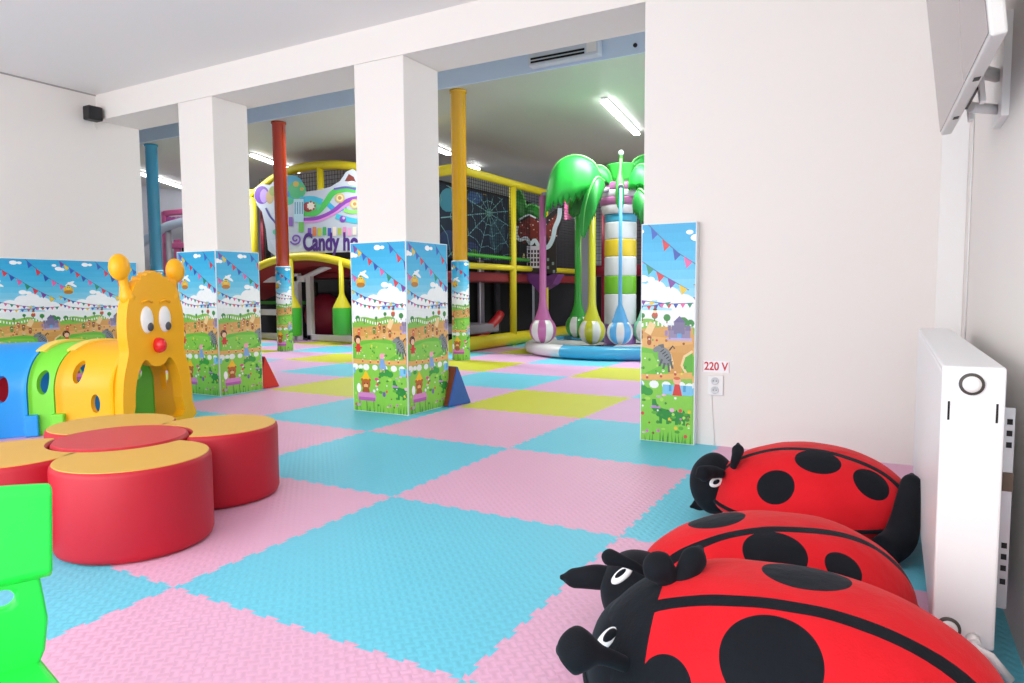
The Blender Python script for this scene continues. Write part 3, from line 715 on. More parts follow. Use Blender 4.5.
net((XN, YN0, zl+.05), (0, YN1-YN0, 0), (0, 0, ztop-zl-.05), 70, 26).build('netting', NETM, t)
for (px_, m_) in ((481, PADGR), (497, DGREY)):
    p = W(px_, 300, x=XN-.9); MB().tube([(p.x, p.y, .002), (p.x, p.y, 2.1)], .06, 8).build('inner_post', m_, t)
MB().box((XN-.8, WX(480, 335).y, .22), (XN-.15, WX(508, 335).y, .36)).build('white_step', PADGR, t, bevel=.03)
MB().tube(curve([(XN-.3, YN0+.3, .1), (XN-.25, YN0+.9, .16), (XN-.2, YN0+1.35, .4), (XN-.2, YN0+1.5, .5)], 5), .07, 10).build('red_slide_lip', mat('slide_red', '#a81c24', .4), t)
MB().tube([(XN-.3, WX(497, 300).y, .3), (XN-.3, WX(497, 300).y, 1.4)], .008, 6).build('hanging_rope', PADW, t)
# spider web mural panel behind the net
tw = thing('web_banner', 'dark blue banner with pale spider web lines behind the netting', 'banner', (0, 0, 0))
xb2 = XN-.35
y0w, y1w = WX(440, 230, xb2).y, WX(509, 230, xb2).y
z0w, z1w = WX(475, 260, xb2).z, WX(475, 194, xb2).z+.05
MB().box((xb2-.02, y0w, z0w), (xb2, y1w, z1w)).build('cloth', mat('banner_navy', '#16243c', .8, var=.3, vs=4), tw)
a = Art(lambda u, v, o: (xb2+o*2, u, v))
cw = WX(489, 213, xb2); 
for (px_, py_, rx, ry, c) in ((448, 200, 9, 12, '#2f7f9c'), (475, 197, 8, 7, '#24508c'), (448, 240, 10, 10, '#1f3460'), (470, 250, 9, 8, '#22386a'), (489, 213, 4, 4, '#2f6a34'), (474, 253, 4, 4, '#3f7a2c'), (497, 235, 8, 18, '#20485c'), (485, 193, 2.5, 2, '#c8962c')):
    q = [WX(x, y, xb2) for x, y in circ(px_, py_, rx, 14, ry)]; a.poly(c, clip(clip([(p.y, p.z) for p in q], 1, z0w+.02, True), 1, z1w-.02, False))
for k in range(12):
    th = k*PI/6+.2; q = ribbon([(cw.y, cw.z), (cw.y+1.2*math.cos(th)*1.4, cw.z+1.2*math.sin(th))], .008)[0]
    q = clip(clip(clip(clip(q, 0, y0w+.02, True), 0, y1w-.02, False), 1, z0w+.02, True), 1, z1w-.02, False)
    if len(q) > 2: a.poly('#6fa3ae', q)
for r in (.2, .38, .58, .8, 1.05):
    for k in range(12):
        t0, t1 = k*PI/6+.2, (k+1)*PI/6+.2; mm = (t0+t1)/2
        pts = [(cw.y+r*1.4*math.cos(t0), cw.z+r*math.sin(t0)), (cw.y+r*1.25*math.cos(mm), cw.z+r*.9*math.sin(mm)), (cw.y+r*1.4*math.cos(t1), cw.z+r*math.sin(t1))]
        for q in ribbon(pts, .006):
            q = clip(clip(clip(clip(q, 0, y0w+.02, True), 0, y1w-.02, False), 1, z0w+.02, True), 1, z1w-.02, False)
            if len(q) > 2: a.poly('#6fa3ae', q)
a.build('painted_web', PAINT, tw)

# --- far play wall with crimson beams
YP = 9.3
t = thing('crimson_play_frame', 'crimson padded play frame with grey netted wall behind the palm carousel', 'play structure', (0, 0, 0))
def PP(px, py): return W(px, py, y=YP)
zb_ = PP(600, 271).z; xr = 2.5
MB().tube([(XN+.1, YP, zb_), (xr, YP, zb_)], .11, 12).build('level_beam', PADR, t)
MB().tube([(XN+.1, YP+.05, zb_+.24), (PP(590, 260).x, YP+.05, zb_+.22)], .05, 8).build('yellow_rail', PADY, t)
for px_ in (568, 605, 655):
    MB().tube([(PP(px_, 300).x, YP, .0015), (PP(px_, 300).x, YP, 3.0)], .075, 10).build('post', PADR if px_ > 570 else PADP, t)
MB().tube([(XN+.1, YP, 3.0), (xr, YP, 3.0)], .08, 10).build('roof_tube', PADY, t)
MB().box((XN, YP+.9, zb_), (xr, YP+.95, 3.0)).build('upper_wall', mat('grey_purple_vinyl', '#6a626c', .8), t)
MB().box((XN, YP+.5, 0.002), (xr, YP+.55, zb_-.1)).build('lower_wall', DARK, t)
MB().box((XN+.1, YP+.1, zb_-.02), (xr, YP+.88, zb_+.03)).build('deck', PADMR, t)
net((XN+.1, YP+.02, zb_), (xr-XN-.1, 0, 0), (0, 0, 3.0-zb_), 80, 26, .005).build('netting', NETM, t)
MB().tube([(XN+.35, YP-.3, .09), (XN+2.4, YP-.3, .09)], .09, 10).build('pink_floor_tube', PADP, t)

# gingerbread panel and purple awning on the frame side
t = thing('gingerbread_panel', 'gingerbread house cut-out with white icing and lattice windows behind pink ball', 'play panel', (0, 0, 0))
YG = 6.9
XG = W(538, 260, y=YG).x
def G(px, py): p = W(px, py, y=YG); return (p.x, p.z)
Gr = lambda pts: [G(*p) for p in pts]
MB().prism(Gr([(518,222),(530,214),(541,222),(552,212),(563,205),(561,222),(556,240),(556,272),(548,276),(540,274),(520,272),(519,246),(515,238)]), YG+.03, YG, 'y').build('board', mat('ginger_dark', '#2b2226', .6), t)
a = Art(lambda u, v, o: (u, YG-o*2, v))
a.poly('#7a2f2a', Gr([(519,224),(531,216),(541,224),(546,238),(540,246),(531,238),(524,244),(518,238)]))
a.poly('#7a2f2a', Gr([(545,228),(556,214),(560,216),(556,236),(549,244)]))
rr = random.Random(5)
for k in range(50):
    x = rr.uniform(520, 558); y = rr.uniform(218, 238)
    if 540 < x < 546: continue
    a.poly(rr.choice(['#e8c0b0','#c05048','#f0e0d8','#8c2030']), SC_ if False else Gr(circ(x, y, .7, 6)))
def grib(pts, w, c):
    for q in ribbon([(p.x, p.y) for p in curve([(x, y, 0) for x, y in pts], 4)], w): a.poly(c, Gr(q))
grib([(517,226),(516,234),(520,240),(526,238),(531,244),(535,240),(541,250),(545,244)], 1.8, '#dfe8f2')
grib([(560,208),(559,218),(555,228),(553,238),(549,246),(545,248)], 2.2, '#cfe0ee')
grib([(519,220),(528,215),(536,218)], .8, '#dfe8f2')
a.poly('#ddd4e2', Gr(quad(527, 268, 543, 246)))
for k in range(5): a.poly('#2b2226', Gr(quad(528+k*3.1, 267, 530+k*3.1, 250)))
for k in range(4): a.poly('#ddd4e2', Gr(quad(527, 254+k*4.4, 543, 252.8+k*4.4)))
a.poly('#e8e0a8', Gr(circ(524, 257, 1.4, 8, 4)))
for (x, y) in ((547,258),(547,266),(552,262),(553,270)): a.poly('#8c9c9c', Gr(quad(x, y+3, x+2.2, y)))
a.build('painted_picture', PAINT, t)
g = MB(); g.tube([(G(545, 270)[0], YG+.04, .002), (G(545, 270)[0], YG+.04, G(545, 210)[1])], .04, 8)
g.build('support_pole', PADY, t)
g = MB()
a0, a1 = G(520, 272), G(558, 274); 
g.prism([(a0[0], a0[1]), (a1[0], a1[1]), (a1[0]-.1, a1[1]-.16), ((a0[0]+a1[0])/2, a0[1]-.34), (a0[0]+.15, a0[1]-.14)], YG, YG+.25, 'y').build('purple_awning', PADV, t)

# --- palm carousel
cc = W(620, 352, z=0); cc.y = 5.85; cc.x = W(620, 352, y=5.85).x
t = thing('palm_carousel', 'soft play palm carousel with striped trunk and round white and blue base', 'carousel', (cc.x, cc.y, 0))
def tz(py): return W(620, py, y=cc.y).z
RB = 1.31
n = 72
prof = [(RB-.1, .002), (RB, .03), (RB+.02, .08), (RB, .14), (RB-.07, .175), (RB-.14, .16), (RB-.16, .12)]
def seg(i, j):
    th = (j/n*2*PI + 1.88) % (2*PI)
    return int(th/(PI/2)) % 2
MB().lathe(prof, n, mifun=seg).build('padded_rim', [mat('rim_blue', '#46a8d2', .3), mat('rim_white', '#dcdcde', .35)], t)
MB().lathe([(RB-.15, .05), (RB-.15, .118), (.001, .12)], n).build('turntable', mat('turntable_gloss', '#8fb2b0', .12, var=.15, vs=2), t)
g = MB()
for k in range(3): g.add([(0,0,.1215)]+[((RB-.2)*math.cos(2.1*k+q*.1), (RB-.2)*math.sin(2.1*k+q*.1), .1215) for q in range(8)], [tuple([0]+list(range(1, 9)))])
g.build('turntable_wedges', mat('turntable_dark', '#3c5a60', .15), t)
rC = .215
bands = [(.12, tz(322), '#8c5ca0', 1.08), (tz(322), tz(300), '#cdd0d4', 1), (tz(300), tz(285), '#cdd0d4', 1), (tz(285), tz(275), '#6cb224', 1), (tz(275), tz(262), '#6cb224', 1), (tz(262), tz(251), '#cdd0d4', 1), (tz(251), tz(240), '#d8bc28', 1), (tz(240), tz(222), '#cdd0d4', 1), (tz(222), tz(216), '#3fa2c6', 1.08)]
bands = [(.12, tz(324), '#8c5ca0'), (tz(324), tz(294), '#cdd0d4'), (tz(294), tz(276), '#6cb224'), (tz(276), tz(257), '#cdd0d4'), (tz(257), tz(240), '#d8bc28'), (tz(240), tz(223), '#cdd0d4'), (tz(223), tz(215), '#3fa2c6')]
for z0, z1, c in bands:
    MB().lathe([(rC, z0+.0005), (rC*1.02, z0+.02), (rC*1.02, z1-.02), (rC, z1-.0005)], 32).build('trunk_band', mat('band'+c, c, .4), t)
tb = [(tz(215), tz(206), '#d4d0d6', .24, .26), (tz(206), tz(199), '#b06a9a', .27, .29), (tz(199), tz(192), '#d4d0d6', .28, .29), (tz(192), tz(184), '#a06090', .28, .26)]
for z0, z1, c, r0, r1 in tb:
    MB().lathe([(r0, z0+.0005), (r0+.01, z0+.02), (r1+.01, z1-.02), (r1, z1-.0005)], 32).build('crown_band', mat('band'+c, c, .4), t)
MB().lathe([(.13, tz(184)), (.15, tz(178)), (.19, tz(166)), (.195, tz(165)), (.17, tz(166))], 24).build('green_cup', mat('cup_green', '#3fbf4a', .4), t)
b_ = MB().lathe([(.03, tz(175)), (.028, tz(160)), (.02, tz(155))], 12).build('spike', PADG, t)
MB().ball((0, 0, tz(153)), .04, 12).build('spike_tip', mat('tip_white', '#c8dcd8', .4), b_)
LEAF = mat('leaf_green', '#1c9436', .5, var=.2, vs=5); LEAFD = mat('leaf_dark_green', '#1f7a22', .45, var=.25, vs=6); VEIN = mat('leaf_vein', '#6fc86a', .4)
def frond(root, dirv, length, droop, width, name='frond', m_=LEAF, rise=.25, jag=True, parent=t):
    """broad pleated leaf: spine arcs up and over"""
    d = Vector((dirv[0], dirv[1], 0)).normalized(); side = Vector((-d.y, d.x, 0)); n = 22
    g = MB(); vs = []; fs = []; spine = []
    for i in range(n+1):
        s_ = i/n
        p = Vector(root)+d*length*math.sin(min(s_*1.25, 1)*PI/2)*(.55+.45*s_) + Vector((0, 0, rise*math.sin(s_*PI*.9)-droop*s_**2.2))
        spine.append(p)
    for i in range(n+1):
        s_ = i/n; p = spine[i]
        w = width*math.sin(PI*min(1, s_*1.02+.06)**.8)**.8*(1 if not jag or i % 2 == 0 else .86) if i < n else .0
        w = max(w, .004)
        dz = -w*.55
        vs += [p+side*w+Vector((0,0,dz)), p+side*w*.55+Vector((0,0,dz*.35)), p, p-side*w*.55+Vector((0,0,dz*.35)), p-side*w+Vector((0,0,dz))]
    for i in range(n):
        for k in range(4): fs.append((i*5+k, i*5+k+1, (i+1)*5+k+1, (i+1)*5+k))
    g.add(vs, fs, 0, True)
    o = g.build(name, m_, parent, fix=False)
    md = o.modifiers.new('thick', 'SOLIDIFY'); md.thickness = .018
    MB().tube(spine, [.012*(1-.7*i/n) for i in range(n+1)], 6).build('midrib', VEIN, o)
    return o
zc_ = tz(186)
def palm_leaf(pts, skirt, spread, m_, parent=None, name='frond', jag=.82, curl=.35):
    """leaf with a ridge spine (local points) and two hanging sides"""
    sp = curve(pts, 6); n = len(sp)-1; vs = []; fs = []; K = 5
    hz = Vector((sp[-1].x-sp[0].x, sp[-1].y-sp[0].y, 0)); hz = hz.normalized() if hz.length > .05 else Vector((1, 0, 0)); sd = Vector((-hz.y, hz.x, 0))
    for i in range(n+1):
        t_ = i/n; q = t_*(len(skirt)-1); k = min(int(q), len(skirt)-2); w = skirt[k]*(1-(q-k))+skirt[k+1]*(q-k)
        for side in (-1, 1):
            for c in range(K+1):
                e = c/K; L_ = w*e*(jag if (i % 2 and c == K) else 1)
                vs.append(sp[i]+sd*side*spread*w*2*math.sin(e*PI*.5)*(1-curl*e)+Vector((0, 0, -L_*e**.6))+hz*.12*L_)
    st = 2*(K+1)
    for i in range(n):
        for side in (0, 1):
            for c in range(K):
                p = i*st+side*(K+1)+c; fs.append((p, p+1, p+st+1, p+st))
    g = MB(); g.add(vs, fs, 0, True); o = g.build(name, m_, parent or t)
    md = o.modifiers.new('thick', 'SOLIDIFY'); md.thickness = .014
    MB().tube([p+Vector((0,0,.01)) for p in sp], [.020*(1-.75*i/n) for i in range(n+1)], 8).build('midrib', VEIN, o)
    return o
def LP(px, py, y): return lc(W(px, py, y=y))
# arms with hanging balls
def lc(p): return Vector((p.x-cc.x, p.y-cc.y, p.z))
balls = [((543, 330), 4.95, 13.5, '#b8649c', 'pink', 'pink and white striped ball hanging at left end of the palm carousel'),
         ((578, 326), 6.35, 12.5, '#2f9a34', 'green', 'green and white striped ball hanging half behind the yellow striped one'),
         ((592, 331), 5.25, 13.5, '#c2c024', 'yellow', 'yellow and white striped ball hanging between the green and blue ones'),
         ((620, 332), 4.85, 13, '#5aa8dc', 'blue', 'blue and white striped ball hanging in front of carousel trunk'),
         ((645, 330), 5.9, 12.5, '#7cc8a0', 'pale_green', 'pale green and white ball hanging mostly hidden by right mural board')]
ztopb = tz(196)
for (pxy, yb, rp, hx, nm, lab) in balls:
    p = W(*pxy, y=yb); dep = (p-CP).dot(Fv); R_ = rp/CF*dep
    b_ = thing('hanging_ball', lab, 'hanging ball', p, 0, 'striped balls hanging from the palm carousel')
    off_ = {'pink': 2, 'green': 0, 'yellow': 4, 'blue': 7, 'pale_green': 1}[nm]; sw = .25 if nm in ('pink', 'green', 'yellow') else .13
    prof = [(max(R_*math.sin(PI*i/14), 1e-4), -R_*math.cos(PI*i/14)) for i in range(13)]
    MB().lathe(prof, 50, mifun=lambda i, j: (j+off_)//5 % 2).build('ball', [mat('ball_'+nm, hx, .3, coat=.3), mat('ball_white', '#dcdcd8', .3, coat=.3)], b_)
    zt = ztopb-p.z-.05
    MB().lathe([(R_*.66, R_*.70), (R_*.66, R_*.78), (R_*.50, R_*1.15), (R_*.36, R_*1.6), (R_*(sw+.03), R_*2.1), (R_*(sw+.01), R_*3), (R_*sw, zt)], 20).build('cone_strap', mat('strap_'+nm, hx, .35), b_)
# palm shaped arms of the carousel carry the straps
for (pxy, yb, rp, hx, nm, lab) in balls:
    p = W(*pxy, y=yb); q = lc(p); q.z = ztopb-.04
    MB().tube([(0, 0, zc_-.1), q*.5+Vector((0, 0, (zc_-.02)*.5+.02)), q+Vector((0, 0, .0))], .035, 8).build('arm', PADGR, t)
# leaves over the balls and round the crown
LEAFB = mat('leaf_bright_green', '#24bc40', .5, var=.2, vs=5)
palm_leaf([LP(601, 176, 5.3), LP(592, 162, 5.2), LP(575, 156, 5.1), LP(558, 163, 5.0), LP(549, 182, 4.95), LP(545, 214, 4.9)], [.12, .45, .62, .60, .40, .05], .26, LEAFB)
palm_leaf([LP(604, 182, 5.3), LP(597, 178, 5.05), LP(590, 190, 4.9), LP(585, 210, 4.85), LP(583, 236, 4.85)], [.08, .30, .36, .25, .03], .22, LEAF)
palm_leaf([LP(600, 180, 5.7), LP(588, 176, 5.9), LP(578, 190, 6.1), LP(573, 215, 6.2)], [.1, .35, .35, .04], .3, LEAFD)
palm_leaf([LP(613, 187, 5.75), LP(608, 172, 5.65), LP(600, 166, 5.6), LP(593, 170, 5.55), LP(591, 186, 5.5)], [.08, .2, .22, .14, .02], .3, LEAFB)
palm_leaf([LP(629, 187, 5.75), LP(634, 172, 5.65), LP(641, 165, 5.6), LP(648, 170, 5.55), LP(651, 195, 5.5)], [.08, .25, .34, .25, .02], .3, LEAFB)
palm_leaf([LP(621, 160, 5.7), LP(620, 175, 5.5), LP(620, 195, 5.42), LP(621, 212, 5.4)], [.02, .12, .12, .01], .35, LEAFD)
palm_leaf([LP(625, 185, 6.0), LP(635, 160, 6.4), LP(655, 158, 6.7), LP(668, 190, 6.9)], [.1, .45, .45, .03], .3, LEAF)
palm_leaf([LP(636, 196, 5.4), LP(640, 190, 5.1), LP(648, 200, 4.9), LP(652, 225, 4.85)], [.08, .3, .3, .03], .25, LEAF)
# separate darker palm clump on the frame behind
q = W(513, 212, y=7.2)
tl = thing('leaf_ornament', 'dark green leaf ornament on yellow net post left of the palm', 'ornament', (q.x, q.y, q.z))
MB().tube([(0, 0, -.05), (.3, .1, .05)], .05, 8).build('holder', PADW, tl)
def LQ(px, py, y=7.1): return W(px, py, y=y)-q
palm_leaf([LQ(528, 214), LQ(524, 198), LQ(519, 190), LQ(515, 196)], [.1, .35, .3, .05], .3, LEAFD, tl, 'leaf')
palm_leaf([LQ(522, 214), LQ(530, 205), LQ(540, 209), LQ(547, 218)], [.1, .2, .2, .05], .3, LEAFD, tl, 'leaf')
palm_leaf([LQ(524, 214), LQ(516, 208), LQ(512, 214), LQ(510, 222)], [.1, .25, .2, .02], .3, LEAFD, tl, 'leaf')

# --- far left: pink play tower
t = thing('pink_play_tower', 'pink framed play tower behind the light blue post', 'play structure', (0, 0, 0))
YT = 6.8
A_ = lambda px, py: W(px, py, y=YT)
x0, x1 = A_(166, 240).x, A_(196, 240).x
for z in (A_(170, 213).z, A_(170, 246).z): MB().box((x0, YT-.06, z-.06), (x1, YT+.06, z+.06)).build('pink_beam', PADP, t, bevel=.02)
MB().box((x0-.06, YT-.06, 1.3), (x0+.08, YT+.06, A_(170, 211).z)).build('pink_post', PADP, t, bevel=.02)
MB().box((x0-.03, YT-.05, .002), (x0+.05, YT+.05, 1.35)).build('white_post', PADW, t, bevel=.02)
g = MB()
for k in range(7): 
    x = x0+.15+k*.16; z = A_(170, 219).z; g.ball((x, YT, z-.02-.05*math.sin((k+1)/8*PI)), (.12, .05, .1), 12)
g.build('purple_garland', mat('garland_pink', '#c85ab0', .5), t)
MB().box((x0+.3, YT-.02, A_(170, 268).z), (x0+.5, YT+.02, A_(170, 240).z)).build('pink_panel', PADP, t)
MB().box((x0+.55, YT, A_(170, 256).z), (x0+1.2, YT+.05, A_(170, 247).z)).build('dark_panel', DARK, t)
t = thing('curved_slide_tube', 'pale curved tube sloping behind the light blue post', 'slide', (0, 0, 0))
MB().tube(curve([W(130, 258, y=5.9), W(142, 243, y=5.9), W(155, 234, y=5.9), W(168, 226, y=5.9), W(190, 220, y=5.9)], 6), .09, 10).build('tube', mat('pale_blue_tube', '#b8c8dc', .4), t)
MB().tube([W(168, 228, y=5.95), Vector((W(168, 228, y=5.95).x, 5.95, .002))], .06, 8).build('stand', PADGR, t)

# ------------------------------------------------------------------ soft blocks beside pillars
def wedge(label, px0, px1, apex, hexs, name):
    """triangular foam block, apex up; px0/px1 floor corners of the visible face"""
    a = W(*px0, z=0); b = W(*px1, z=0); d = (b-a); L = d.length; d.normalize(); nrm = Vector((-d.y, d.x, 0))
    if nrm.dot(a-CP) < 0: nrm = -nrm
    return a, b, d, nrm, L
def foam_wedge(label, a, b, h, depth, cm, cs, apexf=.5):
    a = Vector((a[0], a[1], 0)); b = Vector((b[0], b[1], 0)); d = b-a; L = d.length; rz = math.atan2(d.y, d.x)
    t = thing('foam_wedge', label, 'foam block', (a.x, a.y, .0015), rz, 'triangular foam blocks')
    MB().prism([(0, 0), (L, 0), (L*apexf, h)], 0, depth, 'y').build('block', cm, t, bevel=.008)
    if cs: 
        th = math.atan2(h, L*apexf); 
        MB().prism([(-.004, .008), (0.0, .008), (L*apexf-.004, h-.006), (L*apexf-.01, h-.006)], .012, depth-.012, 'y').build('side_cover', cs, t)
# red block: triangle end seen right of the first pillar wrap
def G2(px, py): p = W(px, py, z=0); return (p.x, p.y)
foam_wedge('red triangular foam block behind the pillar nearest the caterpillar', G2(258.5, 390), G2(280, 386.5), .29, .45, mat('foam_red', '#cf2014', .5), mat('foam_maroon', '#7c2420', .6), .36)
foam_wedge('blue triangular foam block with brown side behind the middle pillar', G2(449, 407.5), G2(471.5, 403), .295, .42, mat('foam_blue', '#2458a8', .5), mat('foam_brown', '#7c3a22', .6), .42)

# ------------------------------------------------------------------ flower seat
FC = (-.785, -1.66); RP = .357; PR = .247; CR = .235; HH = .30
t = thing('flower_seat', 'low red and yellow soft flower seat of four petals round a red centre', 'seat', (FC[0], FC[1], 0))
def vinyl_solid(loop, z0, z1, name, side, topm, par):
    """upright soft solid with rounded rims"""
    n = len(loop); cx = sum(p[0] for p in loop)/n; cy = sum(p[1] for p in loop)/n
    def inset(dd):
        out = []
        for i in range(n):
            a, b, c_ = loop[i-1], loop[i], loop[(i+1) % n]
            tx, ty = c_[0]-a[0], c_[1]-a[1]; l = math.hypot(tx, ty) or 1; out.append((b[0]-ty/l*dd, b[1]+tx/l*dd))
        return out
    prof = [(.02, z0), (.006, z0+.008), (0, z0+.025), (0, z1-.02), (.003, z1-.008), (.010, z1-.002)]
    vs = []; fs = []
    for dd, z in prof: vs += [(x, y, z) for x, y in inset(dd)]
    for i in range(len(prof)-1):
        for j in range(n): fs.append((i*n+j, i*n+(j+1) % n, (i+1)*n+(j+1) % n, (i+1)*n+j))
    g = MB(); g.add(vs, fs, 0, True); g.add([(x, y, z0) for x, y in inset(.02)], [tuple(range(n))[::-1]], 0)
    g2 = g.build(name, side, par)
    top_ = inset(.009); tri = tessellate_polygon([[Vector((x, y, 0)) for x, y in top_]])
    q = MB().prism(top_, z1-.004, z1, 'z'); q.build('top_cover', topm, g2, bevel=.0015)
    return g2
angs = [math.atan2(-.17, .35), math.radians(73)]; angs += [angs[0]+PI, angs[1]+PI]
for an in angs:
    pc = (RP*math.cos(an), RP*math.sin(an)); loop = []
    N = 72; inner = []; 
    # petal circle outside centre circle, then the bite arc
    outer = [(pc[0]+PR*math.cos(2*PI*i/N+an), pc[1]+PR*math.sin(2*PI*i/N+an)) for i in range(-N//2, N//2)]
    outer = [p for p in outer if math.hypot(*p) > CR+.006]
    a0 = math.atan2(outer[-1][1], outer[-1][0]); a1 = math.atan2(outer[0][1], outer[0][0])
    dlt = (a1-a0+PI) % (2*PI)-PI
    bite = [((CR+.006)*math.cos(a0+dlt*k/20), (CR+.006)*math.sin(a0+dlt*k/20)) for k in range(1, 20)]
    vinyl_solid(outer+bite, .0015, HH, 'petal', REDV, YELV, t)
vinyl_solid([(CR*math.cos(2*PI*i/64), CR*math.sin(2*PI*i/64)) for i in range(64)], .0015, HH+.004, 'centre', REDV, REDTOP, t)

# ------------------------------------------------------------------ caterpillar tunnel
PH0 = PI/2+.20; AR = .95; FCP = (-2.345, -.50); AC = (FCP[0]-AR*math.cos(PH0), FCP[1]-AR*math.sin(PH0))           # centre and radius of the curved tunnel axis
t = thing('caterpillar_tunnel', 'yellow caterpillar play tunnel with white eyes, red nose and blue and green segments', 'play tunnel', (0, 0, 0))
WD, HT, TH_ = .275, .55, .03            # half width, height, wall thickness
def arch_pt(s_, off=0, flare=0):
    """cross-section: s_ 0..1 from outer foot over the top to inner foot; returns (lateral, z)"""
    w = WD-off+flare; h = HT-off+flare; st = .26
    if s_ < .2: return (w, st*s_/.2)
    if s_ > .8: return (-w, st*(1-s_)/.2)
    th = (s_-.2)/.6*PI; return (w*math.cos(th), st+(h-st)*math.sin(th))
def seam(p, lat):
    # seams between segments are cut at a slant, the first one follows the face
    return p if p < PH0+.1 else p-.72*(lat+WD)
def axis_pt(phi, lat, z):
    # phi: angle on the arc; lateral outward positive
    return Vector((AC[0]+(AR+lat)*math.cos(phi), AC[1]+(AR+lat)*math.sin(phi), z))
HOLE = []
def seg_shell(p0, p1, m_, name, holes, lip=True):
    NU, NV = 16, 60
    g = MB(); idx = {}
    def keep(u, v):   # u along, v around; holes = (u, v, ru, rv)
        return all(((u-h[0])/h[2])**2+((v-h[1])/h[3])**2 > 1 for h in holes)
    grid = {}
    NU, NV = 34, 130
    def nearest(u, v):
        best = None
        for h in holes:
            r = math.hypot((u-h[0])/h[2], (v-h[1])/h[3])
            if best is None or r < best[0]: best = (r, h)
        return best
    def ins(i, j): return nearest((i+.5)/NU, (j+.5)/NV)[0] < 1.0
    cells = {(i, j) for i in range(NU) for j in range(NV) if not ins(i, j)}
    for layer in (0, 1):
        for i in range(NU+1):
            for j in range(NV+1):
                uu, vv = i/NU, j/NV
                adj = [(a_, b_3) in cells for a_ in (i-1, i) for b_3 in (j-1, j) if 0 <= a_ < NU and 0 <= b_3 < NV]
                if any(adj) and not all(adj):
                    r, h = nearest(uu, vv); uu = h[0]+(uu-h[0])/r; vv = h[1]+(vv-h[1])/r
                fl = .012*(math.exp(-(uu/.05)**2)+math.exp(-((1-uu)/.05)**2)) if lip else 0
                la, z = arch_pt(vv, TH_*layer, fl*(1-layer))
                q0 = seam(p0, la); q1 = seam(p1, la); grid[(layer, i, j)] = (axis_pt(q0+(q1-q0)*uu, la, z+.0015), 0)
    keys = list(grid); idx = {k: n_ for n_, k in enumerate(keys)}; vs = [grid[k][0] for k in keys]; fs = []
    for (i, j) in cells:
        for L_ in (0, 1): fs.append((idx[(L_,i,j)], idx[(L_,i+1,j)], idx[(L_,i+1,j+1)], idx[(L_,i,j+1)]))
    for (i, j) in cells:
        for (di, dj, e) in ((-1,0,((i,j),(i,j+1))), (1,0,((i+1,j),(i+1,j+1))), (0,-1,((i,j),(i+1,j))), (0,1,((i,j+1),(i+1,j+1)))):
            if (i+di, j+dj) not in cells: a, b = e; fs.append((idx[(0,)+a], idx[(0,)+b], idx[(1,)+b], idx[(1,)+a]))
    g.add(vs, fs, 0, True); o = g.build(name, m_, t)
    md = o.modifiers.new('edge', 'EDGE_SPLIT'); md.split_angle = .7
    return o
step = .52
cols = [(TUNY, .54), (TUNG, .21), (TUNB, .44), (TUNR, .44)]
ph = PH0+.035
segs = []
for k, (m_, st) in enumerate(cols):
    hs = {0: [(.70, .72, .085, .05), (.38, .86, .085, .045), (.45, .25, .085, .05), (.6, .2, .12, .05)], 1: [(.5, .76, .24, .05), (.5, .25, .24, .05)], 2: [(.45, .78, .13, .055), (.5, .25, .12, .05)], 3: [(.5, .7, .15, .055)]}[k]
    segs.append(seg_shell(ph, ph+st-.012, m_, 'tunnel_segment', hs)); ph += st
    # yellow joint lip on top between segments
    if k < 3:
        g = MB()
        for (a_, b_2, lo_, hi_) in ((ph-.035, ph+.03, .0, .0),):
            vs = []; fs = []; nn_ = 24
            for i in range(nn_+1):
                v_ = .40+.30*i/nn_
                for (pp, off) in ((a_, -.016), (b_2, -.016), (b_2, .01), (a_, .01)):
                    la, z = arch_pt(v_-.08, off); vs.append(axis_pt(seam(pp, la), la, z))
            for i in range(nn_):
                for q in range(4): fs.append((i*4+q, i*4+(q+1) % 4, (i+1)*4+(q+1) % 4, (i+1)*4+q))
            fs += [(0,1,2,3), (nn_*4+3, nn_*4+2, nn_*4+1, nn_*4)]
            g.add(vs, fs, 0, False); g.build('joint_clip', mat('clip_yellow', '#f4d860', .4), t, bevel=.004)
# connector feet at the joints
ph2 = PH0+.035
for k, (m_, st) in enumerate(cols[:3]):
    ph2 += st; p = axis_pt(ph2, -WD-.0, 0)
    MB().box((-.045, -.05, .002), (.045, .02, .13), M=T((p.x, p.y, 0)) @ rot(z=ph2)).build('joint_foot', cols[min(k+1, 3)][0], t, bevel=.008)
# face plate
FM = T((FCP[0], FCP[1], 0)) @ rot(z=.20) @ Matrix.Diagonal((1, .84, 1, 1))     # plate in the YZ plane, facing +X
# outline in (y, z), y to the right as seen from the front
half = [(.325,.0),(.335,.12),(.330,.24),(.315,.34),(.285,.43),(.265,.50),(.275,.58),(.275,.68),(.262,.76),(.235,.83),(.20,.885)]
out = [(y, z) for y, z in half]
top_ = [(.17,.925),(.135,.935),(.125,.96),(.08,.965),(.065,.985),(.02,.99),(0,1.0)]
full = out+top_; full += [(-y, z) for y, z in full[::-1] if y > 0]
def smooth_loop(pts, n=4):
    q = [Vector((p[0], p[1], 0)) for p in pts]; o = []
    for i in range(len(q)):
        a, b, c_, d = q[i-1], q[i], q[(i+1) % len(q)], q[(i+2) % len(q)]
        if (abs(b.y) < 1e-6 and abs(c_.y) < 1e-6): o.append((b.x, b.y)); continue
        for k in range(n):
            s_ = k/n; r = .5*((2*b)+(c_-a)*s_+(2*a-5*b+4*c_-d)*s_*s_+(3*b-a-3*c_+d)*s_**3); o.append((r.x, max(r.y, 0)))
    return o
full = smooth_loop(full, 3)
hole = [(.215,.035),(.225,.16),(.215,.27),(.18,.37),(.135,.43),(.10,.435),(.065,.405),(.03,.392),(0,.39)]
hole = hole+[(-y, z) for y, z in hole[::-1] if y > 0]
